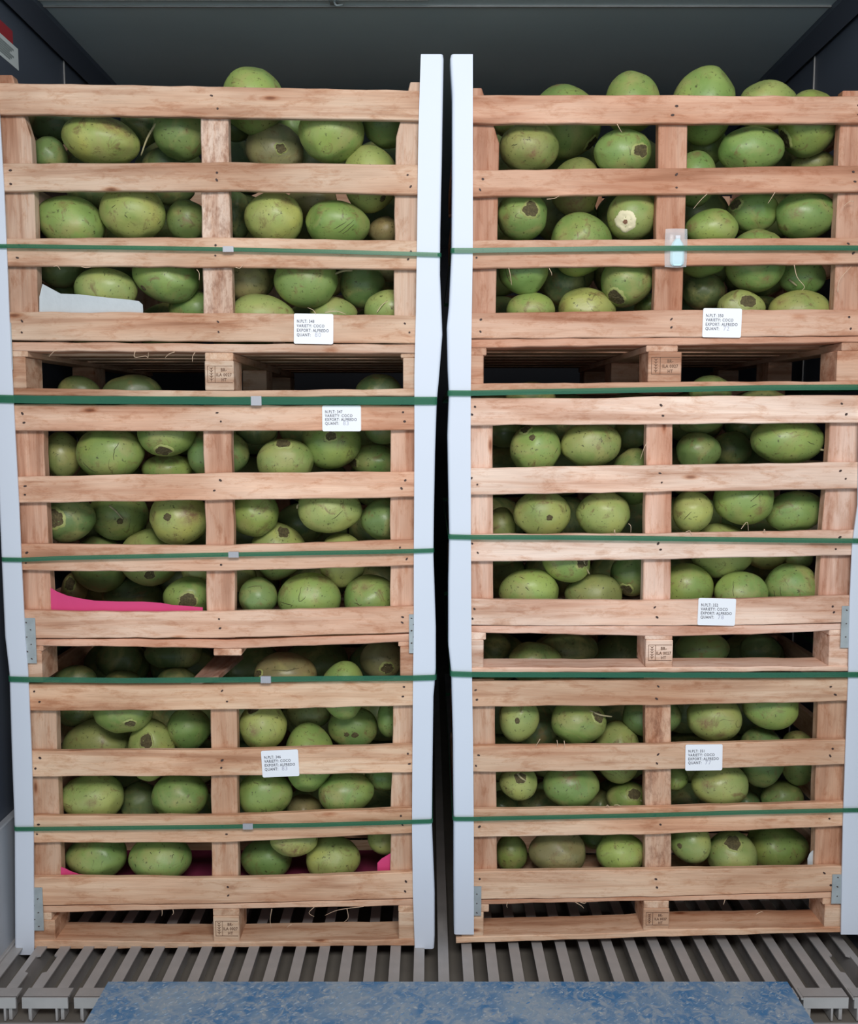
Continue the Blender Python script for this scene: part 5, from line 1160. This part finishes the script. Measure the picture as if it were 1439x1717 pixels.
('R1', (0.6775, 0.135, 1.9989), (0.0583, 0.058, 0.069), 0.0, 'g', 'two gap spanning coconut, first from left, upper right gap, top right crate', [('b', [0.0196, -0.6381, 0.7697], 0.2277)]),
('R1', (1.0012, 0.17, 2.0421), (0.0559, 0.0463, 0.0357), 0.0, 'o', 'olive low coconut, seventh from left, upper right gap, top right crate', []),
('R1', (0.2368, 0.0908, 1.8985), (0.0651, 0.0628, 0.062), 0.0, 'g', 'deep scar faced coconut, first from left, middle left gap, top right crate', [('c', [0.2344, -0.9717, 0.0298], 0.35), ('b', [-0.7163, -0.6525, -0.2472], 0.2)]),
('R1', (0.3901, 0.1063, 1.8317), (0.0779, 0.0783, 0.0794), 0.0, 'g', 'plain tall coconut, second from left, middle left gap, top right crate', []),
('R1', (0.5164, 0.0892, 1.8967), (0.0635, 0.0612, 0.0605), 0.0, 'y', 'cream cut faced coconut, third from left, middle left gap, top right crate', [('w', [-0.4348, -0.8038, -0.4061], 0.3841)]),
('R1', (0.7148, 0.082, 1.8643), (0.0664, 0.054, 0.0468), 0.0, 'g', 'small lumpy coconut, first from left, middle right gap, top right crate', [('b', [0.3765, -0.9077, 0.1854], 0.168), ('b', [-0.9038, -0.426, 0.0413], 0.336)]),
('R1', (0.8352, 0.135, 1.9167), (0.0647, 0.0514, 0.0508), 0.0, 'g', 'black scarred coconut, second from left, middle right gap, top right crate', [('c', [-0.8367, -0.4831, 0.2578], 0.336)]),
('R1', (0.9589, 0.0917, 1.8987), (0.0787, 0.0637, 0.059), 0.0, 'g', 'large bright mottled coconut, third from left, middle right gap, top right crate', [('b', [-0.5798, -0.8077, -0.1071], 0.2308)]),
('R1', (0.8354, 0.1049, 1.7867), (0.0764, 0.0769, 0.0795), 0.0, 'g', 'tall bright coconut, fourth from left, lower right gap, top right crate', [('b', [0.1835, -0.7122, -0.6776], 0.1853)]),
('R1', (0.2394, 0.088, 1.7586), (0.0638, 0.06, 0.0593), 0.0, 'g', 'pale streaked coconut, first from left, lower left gap, top right crate', [('k', [[-0.7782, -0.6275, 0.0249], [-0.5346, -0.5818, -0.6129]])]),
('R1', (0.3567, 0.1855, 1.7376), (0.0585, 0.054, 0.0554), 0.0, 'd', 'dim green coconut, third from left, lower left gap, top right crate', []),
('R1', (0.5071, 0.0943, 1.7342), (0.0656, 0.0663, 0.0656), 0.0, 'g', 'dark bottomed coconut, fifth from left, lower left gap, top right crate', [('c', [-0.5078, -0.5116, -0.6931], 0.3663)]),
('R1', (0.2606, 0.0921, 1.6618), (0.0627, 0.0507, 0.0443), 0.0, 'g', 'low green coconut, second from left, lower left gap, top right crate', []),
('R1', (0.4097, 0.1163, 1.6661), (0.0741, 0.0593, 0.0556), 0.0, 'y', 'stained low coconut, fourth from left, lower left gap, top right crate', [('b', [-0.9115, -0.4107, 0.0229], 0.25), ('b', [0.4354, -0.5651, 0.7008], 0.2)]),
('R1', (0.5754, 0.182, 1.6843), (0.0301, 0.052, 0.0301), 0.0, 'm', 'tiny corner coconut, sixth from left, lower left gap, top right crate', []),
('R1', (0.6998, 0.1177, 1.7917), (0.0645, 0.0517, 0.0446), 0.0, 'g', 'upper left pale coconut, first from left, lower right gap, top right crate', []),
('R1', (0.7245, 0.17, 1.7201), (0.0551, 0.0478, 0.0488), 0.0, 'd', 'dark green coconut, second from left, lower right gap, top right crate', []),
('R1', (0.7953, 0.0774, 1.6632), (0.0608, 0.0494, 0.0486), 0.0, 'y', 'leafy scarred coconut, third from left, lower right gap, top right crate', [('c', [0.0358, -0.9491, 0.3131], 0.4083)]),
('R1', (0.9693, 0.135, 1.749), (0.0589, 0.0468, 0.0449), 0.0, 'g', 'fibre covered coconut, sixth from left, lower right gap, top right crate', [('t', [-0.7889, -0.5872, -0.1811], [-0.4483, -0.7791, -0.5618])]),
('R1', (0.948, 0.0911, 1.6602), (0.0779, 0.0631, 0.0504), 0.0, 'y', 'wide speckled low coconut, fifth from left, lower right gap, top right crate', [('b', [-0.7722, -0.4834, 0.4123], 0.225)]),
('R2', (0.28, 0.254, 1.4438), (0.069, 0.0524, 0.0427), 0.0, 'd', 'barely visible coconut, first from left in left pallet gap above middle right crate', []),
('R2', (0.7579, 0.194, 1.4584), (0.0577, 0.0449, 0.0417), 0.0, 'm', 'dim green coconut, first from left in right pallet gap above middle right crate', []),
('R2', (0.9083, 0.218, 1.4334), (0.0648, 0.0499, 0.0324), 0.0, 'd', 'dark low coconut, second from left in right pallet gap above middle right crate', []),
('R2', (0.277, 0.0954, 1.3062), (0.0667, 0.0674, 0.0667), 0.0, 'g', 'scar topped coconut, second from left, upper left gap, middle right crate', [('c', [-0.4461, -0.4334, 0.7831], 0.2442), ('c', [-0.2352, -0.8509, 0.4697], 0.1221), ('k', [[0.6674, -0.731, -0.1422], [0.7996, -0.5944, 0.0857]])]),
('R2', (0.4206, 0.0919, 1.3187), (0.079, 0.0639, 0.0589), -0.0873, 'y', 'large olive green coconut, third from left, upper left gap, middle right crate', [('k', [[-0.4733, -0.5737, 0.6685], [-0.4198, -0.6951, 0.5836]]), ('b', [0.6506, -0.4119, 0.638], 0.1652)]),
('R2', (0.5415, 0.135, 1.2339), (0.0569, 0.0604, 0.0759), 0.0, 'm', 'tall recessed coconut, fifth from left, upper left gap, middle right crate', []),
('R2', (0.204, 0.218, 1.3478), (0.0488, 0.052, 0.0423), 0.0, 'd', 'dark coconut, first from left, upper left gap, middle right crate', []),
('R2', (0.5485, 0.194, 1.3481), (0.0483, 0.052, 0.0451), 0.0, 'd', 'dark upper coconut, fourth from left, upper left gap, middle right crate', []),
('R2', (0.7137, 0.135, 1.2987), (0.0584, 0.0517, 0.052), 0.0, 'm', 'grooved dark coconut, first from left, upper right gap, middle right crate', [('b', [-0.1246, -0.7396, 0.6614], 0.18)]),
('R2', (0.726, 0.17, 1.3802), (0.0606, 0.0475, 0.0367), 0.0, 'm', 'upper dim coconut, second from left, upper right gap, middle right crate', []),
('R2', (0.8308, 0.242, 1.3016), (0.0575, 0.0455, 0.0477), 0.0, 'd', 'very dark coconut, third from left, upper right gap, middle right crate', []),
('R2', (0.9341, 0.1032, 1.3293), (0.0933, 0.0752, 0.0622), 0.0, 'g', 'largest bright coconut, fifth from left, upper right gap, middle right crate', [('b', [0.0048, -0.7001, 0.714], 0.168), ('k', [[-0.9039, -0.4181, 0.09], [-0.8642, -0.502, -0.0337]]), ('k', [[0.2618, -0.9646, -0.0329], [0.5002, -0.8506, -0.1619]]), ('t', [0.7857, -0.487, -0.3815], [1.0451, -0.6855, -0.4978])]),
('R2', (0.8797, 0.2971, 1.3633), (0.0469, 0.052, 0.0402), 0.0, 'd', 'hidden dark coconut, fourth from left, upper right gap, middle right crate', []),
('R2', (0.191, 0.17, 1.0915), (0.0451, 0.0442, 0.0548), 0.0, 'o', 'dim olive coconut, first from left, middle left gap, middle right crate', []),
('R2', (0.2956, 0.0911, 1.1366), (0.0749, 0.0631, 0.0624), 0.0, 'y', 'brown eyed coconut, second from left, middle left gap, middle right crate', [('c', [0.1768, -0.9827, -0.0557], 0.1193), ('k', [[-0.215, -0.7488, -0.6269], [-0.19, -0.8911, -0.4121]]), ('b', [-0.0483, -0.5819, 0.8118], 0.3341)]),
('R2', (0.4547, 0.0911, 1.1366), (0.0702, 0.0631, 0.0624), 0.0, 'y', 'squarish pale coconut, third from left, middle left gap, middle right crate', []),
('R2', (0.6869, 0.0801, 1.1456), (0.0512, 0.0521, 0.0559), 0.0, 'y', 'narrow yellow green coconut, first from left, middle right gap, middle right crate', [('k', [[-0.6335, -0.6951, -0.34], [-0.325, -0.9434, 0.0653]])]),
('R2', (0.8226, 0.0942, 1.1739), (0.078, 0.0662, 0.0655), 0.0, 'g', 'large veined coconut, second from left, middle right gap, middle right crate', [('k', [[-0.0563, -0.998, 0.0302], [0.2954, -0.89, 0.3474]]), ('k', [[-0.0074, -0.9774, -0.2115], [0.1594, -0.9825, -0.0959]]), ('b', [0.2951, -0.8909, -0.3452], 0.2054)]),
('R2', (0.9718, 0.1306, 1.1406), (0.0776, 0.0618, 0.0539), -0.1745, 'g', 'smooth tilted coconut, third from left, middle right gap, middle right crate', [('t', [-0.9814, 0.1893, -0.0324], [-0.9348, -0.286, 0.4099])]),
('R2', (0.79, 0.1521, 1.0306), (0.0834, 0.0729, 0.0738), 0.0, 'y', 'wide yellow based coconut, second from left, lower right gap, middle right crate', []),
('R2', (0.3612, 0.0914, 1.0185), (0.0658, 0.0634, 0.0627), 0.0, 'g', 'glossy stem scarred coconut, third from left, lower left gap, middle right crate', [('c', [0.4997, -0.8653, 0.0389], 0.3073), ('t', [0.5525, -0.8328, 0.0331], [0.8486, -0.4775, -0.5648])]),
('R2', (0.2636, 0.0932, 0.9292), (0.0787, 0.0652, 0.0645), 0.0, 'g', 'large cracked low coconut, second from left, lower left gap, middle right crate', [('k', [[-0.3629, -0.5771, 0.7316], [-0.2174, -0.7227, 0.6561]]), ('k', [[-0.197, -0.909, 0.3672], [-0.0822, -0.9645, 0.2511]])]),
('R2', (0.4377, 0.1164, 0.9185), (0.0763, 0.0611, 0.0556), 0.0, 'o', 'low olive coconut, fourth from left, lower left gap, middle right crate', [('k', [[-0.447, -0.7437, 0.4971], [-0.3742, -0.8114, 0.4489]])]),
('R2', (0.5409, 0.1515, 0.969), (0.0514, 0.0508, 0.0611), 0.0, 'm', 'dark ended coconut, fifth from left, lower left gap, middle right crate', [('c', [-0.283, -0.7297, -0.6225], 0.33)]),
('R2', (0.1976, 0.2072, 1.0096), (0.0443, 0.052, 0.0312), 0.0, 'd', 'dim coconut, first from left, lower left gap, middle right crate', []),
('R2', (0.6846, 0.1208, 0.9371), (0.0716, 0.0668, 0.0668), 0.0, 'g', 'left leaning green coconut, first from left, lower right gap, middle right crate', []),
('R2', (0.8208, 0.084, 0.9309), (0.069, 0.056, 0.0533), 0.0, 'g', 'lined green coconut, third from left, lower right gap, middle right crate', [('k', [[-0.46, -0.5931, 0.6608], [-0.5019, -0.8641, -0.0385]])]),
('R2', (0.9555, 0.0932, 0.9436), (0.0676, 0.0652, 0.0645), 0.0, 'g', 'streaked round coconut, fifth from left, lower right gap, middle right crate', [('k', [[-0.6955, -0.7073, 0.1263], [-0.6502, -0.719, -0.2454]]), ('k', [[-0.8653, -0.5009, -0.0192], [-0.796, -0.5151, -0.3178]])]),
('R2', (0.9255, 0.2169, 1.0149), (0.0592, 0.0456, 0.0428), 0.0, 'o', 'dim olive coconut, fourth from left, lower right gap, middle right crate', []),
('R2', (1.0257, 0.2362, 1.0071), (0.0401, 0.0456, 0.0448), 0.0, 'm', 'upper dark coconut, sixth from left, lower right gap, middle right crate', []),
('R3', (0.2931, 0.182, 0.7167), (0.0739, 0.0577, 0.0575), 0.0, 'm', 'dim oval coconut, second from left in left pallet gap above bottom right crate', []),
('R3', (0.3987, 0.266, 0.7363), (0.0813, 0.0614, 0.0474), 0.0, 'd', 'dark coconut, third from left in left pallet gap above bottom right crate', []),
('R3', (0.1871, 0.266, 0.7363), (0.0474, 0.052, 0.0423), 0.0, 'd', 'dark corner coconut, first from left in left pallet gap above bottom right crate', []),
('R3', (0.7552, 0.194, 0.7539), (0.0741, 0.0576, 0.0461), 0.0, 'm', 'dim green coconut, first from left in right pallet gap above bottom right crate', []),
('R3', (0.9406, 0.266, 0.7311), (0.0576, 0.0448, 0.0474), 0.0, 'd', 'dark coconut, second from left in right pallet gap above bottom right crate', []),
('R3', (0.2405, 0.0828, 0.5934), (0.054, 0.0548, 0.0619), 0.0, 'y', 'dented oval coconut, first from left, upper left gap, bottom right crate', [('k', [[-0.8762, -0.1977, 0.4396], [-0.8744, -0.4831, 0.0456]]), ('c', [-0.1834, -0.9749, 0.1264], 0.1151)]),
('R3', (0.4008, 0.0909, 0.5793), (0.0733, 0.0629, 0.0621), 0.0, 'g', 'glossy stemmed coconut, third from left, upper left gap, bottom right crate', [('c', [0.6476, -0.626, 0.4343], 0.2965), ('t', [0.3185, -0.6188, 0.7181], [1.1332, -0.3545, 0.3397])]),
('R3', (0.3025, 0.218, 0.526), (0.062, 0.0597, 0.062), 0.0, 'd', 'very dark coconut, second from left, upper left gap, bottom right crate', []),
('R3', (0.5134, 0.135, 0.4781), (0.0618, 0.0686, 0.0862), 0.0, 'y', 'yellow based tall coconut, fourth from left, upper left gap, bottom right crate', []),
('R3', (0.6054, 0.135, 0.5816), (0.081, 0.0644, 0.0567), 0.0, 'm', 'post crossed coconut, fifth from left, upper left gap, bottom right crate', []),
('R3', (0.7606, 0.0909, 0.5891), (0.0733, 0.0629, 0.0621), 0.0, 'y', 'brown scabbed coconut, first from left, upper right gap, bottom right crate', [('b', [-0.5322, -0.8466, 0.0011], 0.3459), ('b', [0.0779, -0.859, -0.5061], 0.2224)]),
('R3', (0.9102, 0.0892, 0.6223), (0.0731, 0.0612, 0.0604), 0.0, 'g', 'bright upper coconut, third from left, upper right gap, bottom right crate', []),
('R3', (0.9075, 0.135, 0.468), (0.0619, 0.066, 0.083), 0.0, 'm', 'tall green coconut, second from left, upper right gap, bottom right crate', []),
('R3', (1.0249, 0.1735, 0.4507), (0.0506, 0.0596, 0.076), 0.0, 'y', 'brown topped yellow coconut, fourth from left, upper right gap, bottom right crate', [('b', [-0.0708, -0.1756, 0.9819], 0.3585)]),
('R3', (0.2387, 0.08, 0.4173), (0.0511, 0.052, 0.0463), 0.0, 'y', 'small stem scarred coconut, second from left, middle left gap, bottom right crate', [('c', [0.0152, -0.8175, 0.5758], 0.3443), ('t', [-0.0926, -0.6341, 0.7677], [0.3121, -0.9042, 0.4569])]),
('R3', (0.3824, 0.0897, 0.4035), (0.0754, 0.0617, 0.0609), 0.0, 'g', 'large bright coconut, fourth from left, middle left gap, bottom right crate', [('b', [-0.1648, -0.6503, 0.7416], 0.3953)]),
('R3', (0.2121, 0.218, 0.2951), (0.0439, 0.052, 0.0372), 0.0, 'd', 'dark corner coconut, first from left, middle left gap, bottom right crate', []),
('R3', (0.3075, 0.2686, 0.2704), (0.0655, 0.0495, 0.0482), 0.0, 'd', 'dark low coconut, third from left, middle left gap, bottom right crate', []),
('R3', (0.5404, 0.135, 0.3501), (0.054, 0.052, 0.0425), 0.0, 'g', 'stem tipped coconut, sixth from left, middle left gap, bottom right crate', [('c', [0.241, -0.7566, 0.6078], 0.3559), ('t', [0.3192, 0.1265, 0.9392], [0.6072, -0.847, 0.1932])]),
('R3', (0.479, 0.218, 0.3021), (0.0372, 0.052, 0.0372), 0.0, 'd', 'dark small coconut, fifth from left, middle left gap, bottom right crate', []),
('R3', (0.6697, 0.135, 0.4092), (0.0375, 0.052, 0.0359), 0.0, 'g', 'post side small coconut, first from left, middle right gap, bottom right crate', []),
('R3', (0.7814, 0.089, 0.4071), (0.0753, 0.061, 0.0593), 0.0, 'y', 'squat pale scabbed coconut, second from left, middle right gap, bottom right crate', [('b', [-0.6147, -0.7477, 0.2511], 0.3)]),
('R3', (0.9868, 0.182, 0.3308), (0.0583, 0.0471, 0.0483), 0.0, 'm', 'dark green coconut, fourth from left, middle right gap, bottom right crate', []),
('R3', (0.8962, 0.218, 0.3038), (0.0405, 0.052, 0.0372), 0.0, 'd', 'dark tiny coconut, third from left, middle right gap, bottom right crate', []),
('R3', (0.2278, 0.135, 0.1925), (0.0444, 0.0445, 0.0517), 0.0, 'g', 'half hidden green coconut, first from left, lower left gap, bottom right crate', []),
('R3', (0.3465, 0.0908, 0.2177), (0.0775, 0.0628, 0.0598), 0.0, 'b', 'brown tinged oval coconut, second from left, lower left gap, bottom right crate', [('b', [-0.8465, -0.1869, 0.4986], 0.2471)]),
('R3', (0.5194, 0.0829, 0.218), (0.0676, 0.0549, 0.0532), 0.0, 'g', 'vivid green coconut, fourth from left, lower left gap, bottom right crate', []),
('R3', (0.4657, 0.182, 0.22), (0.0468, 0.052, 0.0318), 0.0, 'm', 'upper small coconut, third from left, lower left gap, bottom right crate', []),
('R3', (0.704, 0.0835, 0.2479), (0.0547, 0.0555, 0.0547), 0.0, 'y', 'round pale coconut, first from left, lower right gap, bottom right crate', [('c', [-0.7155, -0.6879, 0.1218], 0.1235)]),
('R3', (0.8218, 0.0951, 0.2055), (0.0664, 0.0671, 0.0646), 0.0, 'y', 'dark oval scarred coconut, second from left, lower right gap, bottom right crate', [('c', [-0.1396, -0.5779, 0.8041], 0.375)]),
('R3', (0.9707, 0.1603, 0.2011), (0.083, 0.0752, 0.0603), 0.0, 'g', 'big smooth coconut, third from left, lower right gap, bottom right crate', [('k', [[0.07, -0.9975, -0.0047], [0.1387, -0.9854, 0.0983]])]),
]
CRN = {'L1': 'top left', 'L2': 'middle left', 'L3': 'bottom left', 'R1': 'top right', 'R2': 'middle right', 'R3': 'bottom right'}
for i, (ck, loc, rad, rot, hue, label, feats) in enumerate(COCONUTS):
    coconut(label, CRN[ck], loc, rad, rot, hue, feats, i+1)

# the next row back, only glimpsed as dark shapes between the front fruit
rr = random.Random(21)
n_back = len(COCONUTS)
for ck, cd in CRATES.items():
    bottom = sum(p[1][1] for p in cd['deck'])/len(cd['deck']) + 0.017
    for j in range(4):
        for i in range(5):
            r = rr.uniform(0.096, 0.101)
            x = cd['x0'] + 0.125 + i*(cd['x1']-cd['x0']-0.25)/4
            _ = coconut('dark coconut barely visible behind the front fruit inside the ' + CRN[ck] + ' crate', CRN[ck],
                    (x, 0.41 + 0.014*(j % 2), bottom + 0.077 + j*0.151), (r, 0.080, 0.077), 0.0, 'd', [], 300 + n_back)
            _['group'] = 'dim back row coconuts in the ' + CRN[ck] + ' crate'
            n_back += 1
